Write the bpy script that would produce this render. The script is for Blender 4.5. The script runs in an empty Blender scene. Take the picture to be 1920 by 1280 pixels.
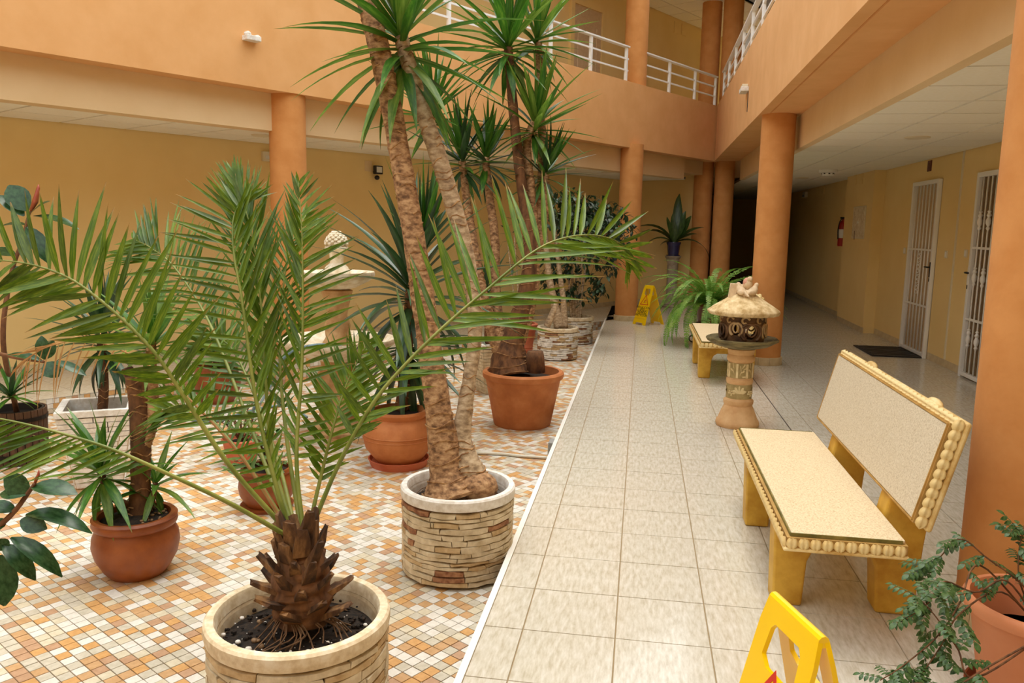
import bpy, bmesh, math, random
import numpy as np
from mathutils import Vector, Matrix, Euler
random.seed(7)
SC = bpy.context.scene
COL = SC.collection

# ------------------------------------------------------------------ camera
F_PX, PITCH, ROLL, YAW, CAM_H = 1500.0, 0.14377565, 0.01868062, 0.15767691, 1.5
_f = np.array([-math.sin(YAW)*math.cos(PITCH), math.cos(YAW)*math.cos(PITCH), -math.sin(PITCH)])
_r = np.array([math.cos(YAW), math.sin(YAW), 0.0]); _u = np.cross(_r, _f)
_r2 = math.cos(ROLL)*_r + math.sin(ROLL)*_u; _u2 = -math.sin(ROLL)*_r + math.cos(ROLL)*_u
RC = np.stack([_r2, _u2, _f]); OC = np.array([0, 0, CAM_H])
cd = bpy.data.cameras.new('camera'); cam = bpy.data.objects.new('camera', cd); COL.objects.link(cam)
cd.sensor_fit = 'HORIZONTAL'; cd.sensor_width = 36.0; cd.lens = F_PX/1920*36.0; cd.clip_start = 0.05; cd.clip_end = 200
cam.matrix_world = Matrix(((_r2[0], _u2[0], -_f[0], 0), (_r2[1], _u2[1], -_f[1], 0), (_r2[2], _u2[2], -_f[2], CAM_H), (0, 0, 0, 1)))
SC.camera = cam

# ------------------------------------------------------------------ world light
SC.view_settings.view_transform = 'Standard'; SC.view_settings.look = 'None'
SC.view_settings.gamma = 1.0; SC.view_settings.use_curve_mapping = False
SC.view_settings.exposure = 0.55
w = bpy.data.worlds.new('overcast_sky'); SC.world = w; w.use_nodes = True
bg = w.node_tree.nodes['Background']; bg.inputs[0].default_value = (0.96, 0.985, 1.0, 1); bg.inputs[1].default_value = 1.6
sd = bpy.data.lights.new('hazy_sun', 'SUN'); sd.energy = 2.0; sd.angle = math.radians(40); sd.color = (1.0, 0.95, 0.85)
sun = bpy.data.objects.new('hazy_sun', sd); COL.objects.link(sun); sun.rotation_euler = Vector((-.1, -.22, -1)).to_track_quat('-Z', 'Y').to_euler()

# ------------------------------------------------------------------ pixel helpers (1920 x 1280 frame)
def ray(x, y): return RC.T @ np.array([(x-960)/F_PX, -(y-640)/F_PX, 1.0])
def G(x, y, z=0.0): d = ray(x, y); return OC + d*(z-CAM_H)/d[2]
def V(x, y, D): return Vector(OC + ray(x, y)*D)
def proj(p): q = RC @ (np.array(p)-OC); return 960+F_PX*q[0]/q[2], 640-F_PX*q[1]/q[2], q[2]
def at_depth_of(x, y, p):   # point on the ray of a pixel as deep as p
    return V(x, y, proj(p)[2])
AX = math.radians(31.0); AD = np.array([math.sin(AX), math.cos(AX)]); ND = np.array([-AD[1], AD[0]])
def AN(a, n, z): q = AD*a + ND*n; return Vector((q[0], q[1], z))
def onN(x, y, n): d = ray(x, y); return Vector(OC + d*(n/(d[:2] @ ND)))
BX = 0.009; BD = np.array([math.sin(BX), math.cos(BX)]); MD = np.array([BD[1], -BD[0]])
def BM(m, t, z): q = BD*t + MD*m; return Vector((q[0], q[1], z))
def onM(x, y, m): d = ray(x, y); return Vector(OC + d*(m/(d[:2] @ MD)))
Z_M = -0.13       # courtyard level
Z_B = 2.75        # beam underside
Z_C = 2.40        # ceiling
Z_P = 3.74        # parapet top
N_F, N_W, N_S = 6.92, 8.45, 7.16
M_F, M_W = 1.12, 3.36

# ------------------------------------------------------------------ mesh helpers
class MB:
    def __init__(s): s.v = []; s.f = []; s.m = []
    def add(s, vs, fs, mi=0):
        o = len(s.v); s.v += [tuple(v) for v in vs]; s.f += [tuple(i+o for i in f) for f in fs]; s.m += [mi]*len(fs); return s
    def hexa(s, b, t, mi=0):   # 4 bottom corners, 4 top corners
        return s.add(list(b)+list(t), [(3, 2, 1, 0), (4, 5, 6, 7), (0, 1, 5, 4), (1, 2, 6, 5), (2, 3, 7, 6), (3, 0, 4, 7)], mi)
    def box(s, x0, x1, y0, y1, z0, z1, mi=0, M=None):
        P = [Vector(p) for p in ((x0, y0, z0), (x1, y0, z0), (x1, y1, z0), (x0, y1, z0), (x0, y0, z1), (x1, y0, z1), (x1, y1, z1), (x0, y1, z1))]
        if M is not None: P = [M @ p for p in P]
        return s.hexa(P[:4], P[4:], mi)
    def tube(s, pts, rad, n=8, mi=0, cap=True, wob=0.0):
        pts = [Vector(p) for p in pts]; k = len(pts)
        if not hasattr(rad, '__len__'): rad = [rad]*k
        T = [(pts[min(i+1, k-1)]-pts[max(i-1, 0)]).normalized() for i in range(k)]
        a = T[0].orthogonal().normalized(); vs = []
        for i in range(k):
            a = (a - T[i]*a.dot(T[i])).normalized(); b = T[i].cross(a)
            for j in range(n):
                th = 2*math.pi*j/n; r = rad[i]*(1+wob*(random.random()-.5))
                vs.append(pts[i]+a*(r*math.cos(th))+b*(r*math.sin(th)))
        fs = [(i*n+j, i*n+(j+1) % n, (i+1)*n+(j+1) % n, (i+1)*n+j) for i in range(k-1) for j in range(n)]
        if cap: fs += [tuple(range(n-1, -1, -1)), tuple(range((k-1)*n, k*n))]
        return s.add(vs, fs, mi)
    def lathe(s, prof, n=32, c=(0, 0, 0), mi=0, mod=None, cap=True):   # prof: (r, z); mod(th, i) scales r
        c = Vector(c); vs = []
        for i, (r, z) in enumerate(prof):
            for j in range(n):
                th = 2*math.pi*j/n; q = mod(th, i) if mod else 1.0
                vs.append(c+Vector((r*q*math.cos(th), r*q*math.sin(th), z)))
        k = len(prof)
        fs = [(i*n+j, i*n+(j+1) % n, (i+1)*n+(j+1) % n, (i+1)*n+j) for i in range(k-1) for j in range(n)]
        if cap and prof[0][0] > 1e-4: fs.append(tuple(range(n-1, -1, -1)))
        if cap and prof[-1][0] > 1e-4: fs.append(tuple(range((k-1)*n, k*n)))
        return s.add(vs, fs, mi)
    def ball(s, c, r, n=8, k=5, sc=(1, 1, 1), mi=0, M=None):
        c = Vector(c); vs = []
        for i in range(k+1):
            ph = math.pi*i/k
            for j in range(n):
                th = 2*math.pi*j/n; p = Vector((r*sc[0]*math.sin(ph)*math.cos(th), r*sc[1]*math.sin(ph)*math.sin(th), -r*sc[2]*math.cos(ph)))
                vs.append(c+(M @ p if M is not None else p))
        return s.add(vs, [(i*n+j, i*n+(j+1) % n, (i+1)*n+(j+1) % n, (i+1)*n+j) for i in range(k) for j in range(n)], mi)
    def blade(s, L, W, droop=0.4, seg=6, fold=0.25, prof='yucca', mi=0, wav=0.0):   # grows along +X, upper side +Z
        x = z = 0.0; a = 0.0; rows = []
        for i in range(seg+1):
            t = i/seg
            if prof == 'yucca': wd = (0.55+0.45*min(1, t/.3)) if t < .55 else max(0.02, math.sqrt(max(0, 1-((t-.55)/.45)**1.6)))
            elif prof == 'spear': wd = max(0.02, (0.5+0.5*min(1, t/.35)) * (1 if t < .4 else (1-((t-.4)/.6)**1.25)))
            elif prof == 'palm': wd = max(0.03, (0.35+0.65*min(1, t/.22)) * (1 if t < .35 else (1-((t-.35)/.65)**1.5)))
            else: wd = max(0.04, math.sin(math.pi*min(1, t*0.97+0.02))**0.75)
            h = W*.5*wd; zf = fold*h; yo = wav*W*math.sin(t*9)
            rows += [(x-zf*math.sin(a)*0, -h+yo, z+zf), (x, yo, z), (x, h+yo, z+zf)]
            a = -droop*(t+0.5/seg)*1.3; x += L/seg*math.cos(a); z += L/seg*math.sin(a)
        fs = []
        for i in range(seg):
            o = i*3; fs += [(o, o+3, o+4, o+1), (o+1, o+4, o+5, o+2)]
        return s.add(rows, fs, mi)
    def mesh(s, name, mat, smooth=False):
        me = bpy.data.meshes.new(name); me.from_pydata(s.v, [], s.f)
        for mm in (mat if isinstance(mat, (list, tuple)) else [mat]): me.materials.append(mm)
        if any(s.m): me.polygons.foreach_set('material_index', s.m)
        if smooth: me.polygons.foreach_set('use_smooth', [True]*len(me.polygons))
        me.validate(); return me
    def build(s, name, mat, parent=None, smooth=False, loc=None):
        me = s.mesh(name, mat, smooth); return link(name, me, parent, Matrix.Translation(loc) if loc is not None else None)

def link(name, me, parent=None, M=None):
    o = bpy.data.objects.new(name, me); COL.objects.link(o)
    if parent is not None: o.parent = parent
    if M is not None: o.matrix_basis = M
    return o
def autosmooth(o, ang=35):
    me = o.data; bm = bmesh.new(); bm.from_mesh(me); ca = math.radians(ang)
    for f in bm.faces: f.smooth = True
    for e in bm.edges:
        if len(e.link_faces) == 2 and e.calc_face_angle(0) > ca: e.smooth = False
    bm.to_mesh(me); bm.free(); return o
def bev(o, wd=0.006, seg=2):
    m = o.modifiers.new('bevel', 'BEVEL'); m.width = wd; m.segments = seg; m.limit_method = 'ANGLE'; return o
def tag(o, label=None, cat=None, group=None, kind=None):
    if label: o['label'] = label
    if cat: o['category'] = cat
    if group: o['group'] = group
    if kind: o['kind'] = kind
    return o
def empty(name, loc, rz=0.0):
    o = bpy.data.objects.new(name, None); COL.objects.link(o); o.empty_display_size = 0.1
    o.matrix_basis = Matrix.Translation(Vector(loc)) @ Matrix.Rotation(rz, 4, 'Z'); return o
def thing(name, loc, label, cat, rz=0.0, group=None): return tag(empty(name, loc, rz), label, cat, group)
def struct(o, label): return tag(o, label, None, None, 'structure')
def spline(pts, n):   # Catmull-Rom through points, n samples
    P = [Vector(p) for p in pts]; P = [P[0]*2-P[1]]+P+[P[-1]*2-P[-2]]; out = []
    m = len(P)-3
    for k in range(n):
        u = k/(n-1)*m; i = min(int(u), m-1); t = u-i; a, b, c, d = P[i:i+4]
        out.append(0.5*((2*b)+(c-a)*t+(2*a-5*b+4*c-d)*t*t+(3*b-a-3*c+d)*t*t*t))
    return out
def frame(o, xdir, zhint, sx=1, sy=1, sz=1):
    X = Vector(xdir).normalized(); Z = Vector(zhint); Z = (Z-X*Z.dot(X))
    if Z.length < 1e-5: Z = X.orthogonal()
    Z.normalize(); Y = Z.cross(X)
    return Matrix(((X.x*sx, Y.x*sy, Z.x*sz, o[0]), (X.y*sx, Y.y*sy, Z.y*sz, o[1]), (X.z*sx, Y.z*sy, Z.z*sz, o[2]), (0, 0, 0, 1)))
def flat(loops, th):   # 2D outline with holes -> slab mesh (x, y, +-th/2)
    cu = bpy.data.curves.new('c', 'CURVE'); cu.dimensions = '2D'; cu.fill_mode = 'BOTH'; cu.extrude = th/2
    for L in loops:
        sp = cu.splines.new('POLY'); sp.points.add(len(L)-1); sp.use_cyclic_u = True
        for p, q in zip(sp.points, L): p.co = (q[0], q[1], 0, 1)
    ob = bpy.data.objects.new('c', cu); COL.objects.link(ob); dg = bpy.context.evaluated_depsgraph_get()
    me = bpy.data.meshes.new_from_object(ob.evaluated_get(dg)); bpy.data.objects.remove(ob); bpy.data.curves.remove(cu); me.materials.clear(); return me
def text_mesh(body, size, th=0.0005, align='CENTER', space=1.0):
    cu = bpy.data.curves.new('t', 'FONT'); cu.body = body; cu.size = size; cu.extrude = th; cu.align_x = align; cu.align_y = 'CENTER'; cu.space_line = space
    ob = bpy.data.objects.new('t', cu); COL.objects.link(ob); dg = bpy.context.evaluated_depsgraph_get()
    me = bpy.data.meshes.new_from_object(ob.evaluated_get(dg)); bpy.data.objects.remove(ob); bpy.data.curves.remove(cu); me.materials.clear(); return me

# ------------------------------------------------------------------ materials
def lin(c): return tuple(((v/255)/12.92 if v/255 <= .04045 else ((v/255+.055)/1.055)**2.4) for v in c)
def mat(name, c1, c2=None, scale=8.0, rough=0.6, bump=0.0, bscale=None, stretch=(1, 1, 1), c3=None, spec=0.5, coat=0.0, trans=0.0, detail=5.0, metal=0.0, coord='Object', ramp=(0.35, 0.65), tip=0.0):
    m = bpy.data.materials.new(name); m.use_nodes = True; nt = m.node_tree; b = nt.nodes['Principled BSDF']
    b.inputs['Roughness'].default_value = rough; b.inputs['Metallic'].default_value = metal
    b.inputs['Specular IOR Level'].default_value = spec; b.inputs['Coat Weight'].default_value = coat; b.inputs['Coat Roughness'].default_value = 0.12
    N = nt.nodes.new; Lk = nt.links.new
    if c2 is None and bump == 0: b.inputs['Base Color'].default_value = lin(c1)+(1,)
    else:
        tc = N('ShaderNodeTexCoord'); mp = N('ShaderNodeMapping'); mp.inputs['Scale'].default_value = stretch; Lk(tc.outputs[coord] if coord != 'World' else N('ShaderNodeNewGeometry').outputs['Position'], mp.inputs[0])
        nz = N('ShaderNodeTexNoise'); nz.inputs['Scale'].default_value = scale; nz.inputs['Detail'].default_value = detail; nz.inputs['Roughness'].default_value = 0.6; Lk(mp.outputs[0], nz.inputs['Vector'])
        cr = N('ShaderNodeValToRGB'); e = cr.color_ramp.elements; e[0].position, e[1].position = ramp
        e[0].color = lin(c1)+(1,); e[1].color = lin(c2 or c1)+(1,)
        if c3: x = cr.color_ramp.elements.new((ramp[0]+ramp[1])/2); x.color = lin(c3)+(1,)
        Lk(nz.outputs[0], cr.inputs[0]); Lk(cr.outputs[0], b.inputs['Base Color'])
        if bump:
            n2 = N('ShaderNodeTexNoise'); n2.inputs['Scale'].default_value = bscale or scale; n2.inputs['Detail'].default_value = 4; Lk(mp.outputs[0], n2.inputs['Vector'])
            bp = N('ShaderNodeBump'); bp.inputs['Strength'].default_value = min(1, bump*10 if bump < .1 else bump); bp.inputs['Distance'].default_value = bump if bump < .1 else .01
            Lk(n2.outputs[0], bp.inputs['Height']); Lk(bp.outputs[0], b.inputs['Normal'])
    if tip:   # dried leaf ends: along the blade
        sx = N('ShaderNodeSeparateXYZ'); tc2 = N('ShaderNodeTexCoord'); Lk(tc2.outputs['Generated'], sx.inputs[0])
        mr = N('ShaderNodeMapRange'); mr.inputs[1].default_value = tip; mr.inputs[2].default_value = tip+.1; Lk(sx.outputs[0], mr.inputs[0])
        mc = N('ShaderNodeMixRGB'); mc.inputs[2].default_value = lin((168, 128, 66))+(1,); Lk(b.inputs['Base Color'].links[0].from_socket, mc.inputs[1]); Lk(mr.outputs[0], mc.inputs[0]); Lk(mc.outputs[0], b.inputs['Base Color'])
    if trans:   # thin leaf: part of the light passes through
        tr = N('ShaderNodeBsdfTranslucent'); mx = N('ShaderNodeMixShader'); mx.inputs[0].default_value = trans
        out = nt.nodes['Material Output']
        if b.inputs['Base Color'].links: Lk(b.inputs['Base Color'].links[0].from_socket, tr.inputs[0])
        else: tr.inputs[0].default_value = b.inputs['Base Color'].default_value
        Lk(b.outputs[0], mx.inputs[1]); Lk(tr.outputs[0], mx.inputs[2]); Lk(mx.outputs[0], out.inputs[0])
    return m
MT = dict(
    orange=mat('orange_plaster', (222, 166, 104), (230, 176, 116), 3, .9, .004, 120),
    orange_c=mat('orange_rough_plaster', (204, 138, 74), (216, 152, 88), 5, .9, .006, 70),
    cream=mat('cream_plaster', (226, 196, 148), (232, 204, 158), 2, .85, .0015, 90),
    yellow=mat('yellow_plaster', (236, 205, 138), (241, 212, 147), 1.2, .8, .002, 100),
    ceil=mat('ceiling_panel_white', (242, 236, 216), (246, 241, 226), 30, .85, .001, 200),
    grid=mat('ceiling_grid_grey', (104, 94, 78)),
    tile=mat('travertine_tile', (186, 175, 153), (219, 213, 200), 13, .13, 0, stretch=(5.0, 1.0, 1), c3=(205, 197, 179), coord='World', ramp=(.3, .68), detail=9),
    grout=mat('tile_grout', (150, 128, 92)),
    joint=mat('dark_joint', (62, 52, 42)),
    base_t=mat('skirting_tile', (196, 172, 128), (216, 196, 156), 10, .35),
    white=mat('white_paint', (240, 238, 232), rough=.45),
    white_m=mat('white_railing_metal', (244, 243, 240), rough=.35),
    edge=mat('white_edge_trim', (246, 244, 236), rough=.3),
    black=mat('black_plastic', (24, 24, 26), rough=.4),
    dark=mat('dark_void', (40, 32, 22), rough=.8),
    grey=mat('grey_plastic', (150, 150, 145), rough=.5),
    stone_c=mat('cast_stone_cream', (206, 184, 146), (238, 226, 200), 26, .85, .004, 60, c3=(224, 206, 172)),
    stone_w=mat('cast_stone_white', (216, 208, 194), (244, 242, 236), 30, .8, .003, 60),
    stone_a=mat('relief_stone_cream', (190, 172, 138), (228, 214, 184), 18, .85, .004, 55),
    stone_b=mat('relief_stone_tan', (180, 150, 106), (214, 190, 148), 18, .85, .004, 55),
    stone_r=mat('relief_stone_russet', (124, 76, 50), (180, 134, 96), 30, .85, .004, 55),
    stone_j=mat('relief_joint_brown', (98, 76, 50), (128, 102, 70), 20, .9),
    terra=mat('terracotta', (176, 104, 54), (198, 126, 72), 7, .75, .001, 90, c3=(187, 113, 60)),
    terra_d=mat('terracotta_glazed_brown', (124, 60, 22), (158, 86, 38), 6, .42, .001, 40),
    terra_r=mat('terracotta_red', (190, 96, 62), (206, 116, 80), 6, .7),
    terra_p=mat('plastic_terracotta', (214, 136, 92), (222, 146, 102), 4, .55),
    soil=mat('potting_soil', (12, 9, 6), (52, 38, 26), 60, .95, .02, 80),
    bark=mat('yucca_bark', (100, 70, 44), (200, 162, 118), 26, .9, .014, 30, stretch=(1, 1, 1.8), c3=(160, 120, 82)),
    bark_p=mat('pale_bark', (132, 108, 82), (206, 184, 152), 22, .9, .008, 30, stretch=(1, 1, 2), c3=(176, 150, 116)),
    bark_d=mat('dark_bark', (74, 46, 26), (130, 88, 52), 20, .9, .012, 24, stretch=(1, 1, .5)),
    ring=mat('leaf_scar', (196, 152, 100), (120, 80, 48), 30, .9),
    fibre=mat('palm_boot_brown', (46, 30, 17), (156, 116, 72), 18, .9, .01, 40, stretch=(1, 1, .3), c3=(92, 62, 36)),
    root=mat('dry_root', (92, 66, 44), (136, 104, 74), 30, .9),
    rachis=mat('frond_rachis', (100, 116, 40), (150, 154, 74), 6, .5),
    palm=mat('palm_leaflet_green', (70, 100, 14), (130, 152, 36), 5, .45, 0, trans=.35, coord='Generated', c3=(92, 124, 20), tip=.86),
    palm_j=mat('palm_leaflet_far', (62, 92, 14), (122, 146, 36), 9, .42, 0, trans=.35, c3=(86, 118, 20)),
    palm_d=mat('palm_leaflet_deep', (50, 78, 14), (100, 124, 34), 5, .4, 0, trans=.25, coord='Generated', tip=.9),
    dry=mat('dry_frond_tan', (170, 120, 66), (206, 164, 106), 6, .8, 0, trans=.2),
    yuc=mat('yucca_leaf_green', (40, 88, 20), (104, 142, 48), 4, .38, 0, trans=.28, coord='Generated', c3=(64, 112, 30), tip=.93),
    yuc_l=mat('yucca_leaf_light', (72, 116, 28), (138, 166, 70), 4, .38, 0, trans=.3, coord='Generated'),
    yuc_d=mat('yucca_leaf_dark', (24, 54, 26), (62, 94, 54), 4, .35, 0, trans=.15, coord='Generated'),
    rub=mat('rubber_leaf', (26, 56, 26), (58, 92, 54), 5, .24, 0, trans=.12, coord='Generated', coat=.0, spec=.35),
    rub_s=mat('rubber_stem', (96, 60, 34), (130, 86, 52), 20, .7),
    sheath=mat('rubber_bud_red', (150, 60, 40), (190, 110, 60), 9, .5),
    ficus=mat('ficus_leaf', (18, 38, 20), (52, 80, 44), 6, .5, 0, trans=.15, coord='Generated'),
    fern=mat('fern_green', (92, 150, 44), (160, 196, 90), 8, .5, 0, trans=.35),
    nest=mat('nest_fern_leaf', (30, 62, 24), (76, 108, 46), 6, .32, 0, trans=.2),
    vine=mat('vine_leaf', (44, 78, 34), (96, 126, 72), 9, .4, 0, trans=.2),
    jade=mat('succulent_leaf', (40, 84, 36), (104, 140, 84), 9, .3),
    cobalt=mat('cobalt_glaze', (24, 28, 78), (34, 38, 96), 5, .12, coat=.6),
    brownpot=mat('brown_glazed_pot', (104, 44, 22), (128, 62, 34), 6, .35),
    iron=mat('wrought_iron', (34, 28, 24), rough=.5, metal=.6),
    bench_t=mat('terrazzo_cream', (190, 158, 112), (236, 216, 178), 150, .6, .0008, 150, c3=(222, 198, 156), ramp=(.3, .6)),
    bench_b=mat('terrazzo_grey_cream', (184, 166, 136), (226, 214, 190), 150, .5, .0006, 150, c3=(210, 196, 168), ramp=(.3, .6)),
    bench_y=mat('ochre_cast_leg', (188, 138, 34), (222, 178, 68), 7, .55, .001, 40),
    bench_e=mat('carved_edge_cream', (196, 156, 84), (240, 218, 160), 9, .6, .001, 60, c3=(226, 196, 130)),
    bench_g=mat('carved_edge_groove', (168, 128, 62), (196, 154, 82), 12, .7),
    moss=mat('mossy_groove', (96, 92, 40), (150, 136, 70), 14, .9),
    signy=mat('yellow_sign_plastic', (250, 202, 0), (252, 208, 6), 3, .28),
    red=mat('red_print', (206, 44, 24), rough=.5),
    ink=mat('black_print', (30, 26, 10), rough=.5),
    maroon=mat('maroon_plate', (92, 34, 24), rough=.4),
    extred=mat('extinguisher_red', (170, 22, 18), rough=.3),
    wood=mat('door_wood_beige', (204, 176, 138), (214, 188, 150), 3, .5, stretch=(6, 6, 1)),
    wood_d=mat('brown_door_leaf', (118, 92, 58), (136, 108, 70), 4, .5, stretch=(6, 6, 1)),
    barrel=mat('barrel_wood', (60, 38, 24), (98, 68, 44), 9, .8, .004, 30, stretch=(4, 4, 1)),
    sandst=mat('pedestal_sandstone', (204, 156, 104), (226, 186, 134), 8, .8, .002, 60),
    relief=mat('carved_relief', (206, 182, 128), (236, 216, 168), 14, .8, .002, 60),
    relief_g=mat('relief_ground_green', (146, 126, 78), (182, 160, 108), 14, .9),
    thatch=mat('thatch_cream', (182, 150, 96), (236, 214, 168), 18, .9, .02, 45, stretch=(1, 1, .6), c3=(216, 188, 138)),
    basin=mat('bark_basin_olive', (70, 62, 34), (138, 124, 80), 9, .8, .02, 14, stretch=(1, 1, 6)),
    birdh=mat('clay_house_dark', (46, 26, 14), (120, 86, 54), 7, .6, .004, 30),
    birdl=mat('clay_scroll_pale', (150, 118, 78), (206, 178, 132), 9, .75, .004, 30),
    bird=mat('bird_clay', (214, 184, 144), (236, 214, 178), 20, .8),
    birdp=mat('bird_pink', (214, 150, 124), (226, 172, 146), 20, .8),
    font=mat('fountain_stone', (206, 186, 150), (240, 232, 214), 14, .9, .01, 30, c3=(226, 212, 184)),
    font_b=mat('fountain_column', (176, 134, 88), (214, 178, 130), 9, .9, .008, 24),
    hose=mat('blue_grey_hose', (104, 130, 138), rough=.4),
    marble=mat('grey_marbled_plaster', (142, 126, 104), (190, 176, 154), 9, .6),
    pipe=mat('white_pipe', (214, 208, 190), rough=.5),
    pebble=mat('white_pebble', (226, 214, 196), (246, 242, 234), 20, .6),
    pebble_b=mat('brown_pebble', (120, 90, 62), (160, 128, 92), 20, .6),
    mat_b=mat('doormat_black', (30, 28, 28), (56, 50, 46), 60, .95),
    stain=mat('rust_stain', (158, 112, 60), (186, 140, 84), 30, .9),
    plas=mat('cream_plastic', (226, 214, 184), rough=.5),
    glass=mat('lamp_lens', (226, 224, 214), rough=.15),
)
MOS = [mat('mosaic_white', (214, 208, 196), (226, 222, 212), 40, .4, coord='World'), mat('mosaic_grey', (188, 180, 160), (204, 196, 178), 40, .4, coord='World'), mat('mosaic_cream', (200, 188, 160), (214, 204, 180), 40, .4, coord='World'),
       mat('mosaic_ochre', (196, 148, 90), (210, 162, 104), 40, .45, coord='World'), mat('mosaic_tan', (186, 146, 100), (200, 160, 116), 40, .45, coord='World'), mat('mosaic_pink', (176, 138, 106), (190, 152, 120), 40, .45, coord='World')]
MOSW = [26, 20, 14, 14, 16, 10]

# ================================================================== STRUCTURE
def quadwall(name, label, P, Q, z0, z1, th, mat_, parent=None, side=1):
    P = Vector(P).to_2d(); Q = Vector(Q).to_2d(); d = (Q-P).normalized(); n = Vector((-d.y, d.x))*th*side
    b = [Vector((p.x, p.y, z0)) for p in (P, Q, Q+n, P+n)]; t = [Vector((p.x, p.y, z1)) for p in (P, Q, Q+n, P+n)]
    o = MB().hexa(b, t).build(name, mat_, parent)
    return struct(o, label) if parent is None else o
# ---- walkway floor with its tiles
Y0, Y1 = -4.5, 25.0
fw = struct(MB().box(-.545, 3.75, Y0, Y1, Z_M-.1, -.004).build('floor_walkway', MT['grout']), 'raised walkway floor of glossy cream travertine tiles beside the courtyard')
PT = 0.347; XT = 0.3445; GAP = 0.0035
tile_rects = []
ky0 = int((Y0-2.449)/PT)
for k in range(ky0, int((Y1-2.449)/PT)):
    y = 2.449+k*PT
    tile_rects.append((-.53, -.383, y, y+PT))
    for i in range(12):
        x = -.383+i*XT; off = 0.0 if i < 5 else PT*.45
        tile_rects.append((x, min(x+XT, 3.7), y+off, y+off+PT))
def shown_area(c):
    P = [proj((p[0], p[1], p[2])) for p in c]
    if min(p[2] for p in P) < .3: return 0
    X = [min(1980, max(-60, p[0])) for p in P]; Y = [min(1340, max(-60, p[1])) for p in P]
    return abs(sum(X[i]*Y[(i+1) % len(P)]-X[(i+1) % len(P)]*Y[i] for i in range(len(P))))/2
ar = sorted(range(len(tile_rects)), key=lambda i: -shown_area([(tile_rects[i][a], tile_rects[i][b], 0) for a, b in ((0, 2), (1, 2), (1, 3), (0, 3))]))
cache = {}
for i in ar[:300]:
    x0, x1, y0, y1 = tile_rects[i]; key = (round(x1-x0, 3), round(y1-y0, 3))
    if key not in cache:
        hx, hy = key[0]/2-GAP/2, key[1]/2-GAP/2
        cache[key] = MB().hexa([(-hx, -hy, -.006), (hx, -hy, -.006), (hx, hy, -.006), (-hx, hy, -.006)], [(-hx+.001, -hy+.001, 0), (hx-.001, -hy+.001, 0), (hx-.001, hy-.001, 0), (-hx+.001, hy-.001, 0)]).mesh('floor_tile', MT['tile'])
    link('floor_tile', cache[key], fw, Matrix.Translation(((x0+x1)/2, (y0+y1)/2, random.uniform(-.0004, .0002))))
mb = MB()
for i in ar[300:]:
    x0, x1, y0, y1 = tile_rects[i]; mb.box(x0+GAP/2, x1-GAP/2, y0+GAP/2, y1-GAP/2, -.006, 0)
tag(mb.build('floor_tiles_beyond', MT['tile'], fw), None, None, None, 'stuff')
MB().box(1.174, 1.182, 5.2, 16, -.003, .0012).build('expansion_joint', MT['joint'], fw)
struct(MB().box(-.556, -.53, Y0, 13.35, -.012, .004).build('trim_1', MT['edge']), 'white edge strip along the walkway step above the mosaic')
# riser pieces along the step
rp = struct(MB().box(-.549, -.545, Y0, 13.35, Z_M, -.012).build('trim_2', MT['stone_j']), 'short tiled step riser between walkway and mosaic courtyard')
# ---- gallery floor at the back, with step riser in mosaic
mb = MB(); c4 = [AN(-9, N_S, 0), AN(11.2, N_S, 0), AN(16.5, N_S, 0), AN(16.5, N_W+.1, 0), AN(-9, N_W+.1, 0)]
fg = struct(MB().hexa([AN(-9, N_S+.01, Z_M-.1), AN(11.3, N_S+.01, Z_M-.1), AN(13.9, N_W+.2, Z_M-.1), AN(-9, N_W+.2, Z_M-.1)], [AN(-9, N_S+.01, -.005), AN(11.3, N_S+.01, -.005), AN(13.9, N_W+.2, -.005), AN(-9, N_W+.2, -.005)]).build('floor_gallery', MT['grout']), 'raised tiled gallery floor along the yellow rear wall')
mb = MB()
for i in range(-20, 42):
    for j in range(4):
        a0, a1 = i*PT, (i+1)*PT; n0 = N_S+j*PT; n1 = min(n0+PT, N_W+.05)
        if AN(a0, n1, 0).x > -.56: continue
        g2 = GAP/2; mb.hexa([AN(a0+g2, n0+g2, -.006), AN(a1-g2, n0+g2, -.006), AN(a1-g2, n1-g2, -.006), AN(a0+g2, n1-g2, -.006)], [AN(a0+g2, n0+g2, 0), AN(a1-g2, n0+g2, 0), AN(a1-g2, n1-g2, 0), AN(a0+g2, n1-g2, 0)])
tag(mb.build('floor_tiles_beyond', MT['tile'], fg), None, None, None, 'stuff')
# ---- mosaic courtyard
fc = struct(MB().hexa([AN(-9, -6, Z_M-.12), AN(6, -6, Z_M-.12), AN(11.5, N_S, Z_M-.12), AN(-9, N_S, Z_M-.12)], [AN(-9, -6, Z_M-.003), AN(6, -6, Z_M-.003), AN(11.5, N_S, Z_M-.003), AN(-9, N_S, Z_M-.003)]).build('floor_courtyard', MT['stone_j']), 'sunken courtyard floor of small white, grey and ochre mosaic tiles')
PM = 0.05; tiles = []
rnd = random.Random(3)
for i in range(-60, 240):
    for j in range(-30, int(N_S/PM)+1):
        n1 = j*PM; a1 = i*PM; c = AN(a1+PM/2, n1+PM/2, Z_M)
        if c.x > -.54 or n1+PM > N_S+.02: continue
        u = proj(c)
        if u[2] < .6 or not (-420 < u[0] < 1500 and 500 < u[1] < 1560): continue
        tiles.append((u[2], a1, n1, rnd.choices(range(6), MOSW)[0]))
def fully_in(t): u = proj(AN(t[1]+PM/2, t[2]+PM/2, Z_M)); return 0 <= u[0] <= 1920 and 0 <= u[1] <= 1280
tiles.sort(key=lambda t: (not fully_in(t), t[0]))
h = PM/2-.0013
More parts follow.
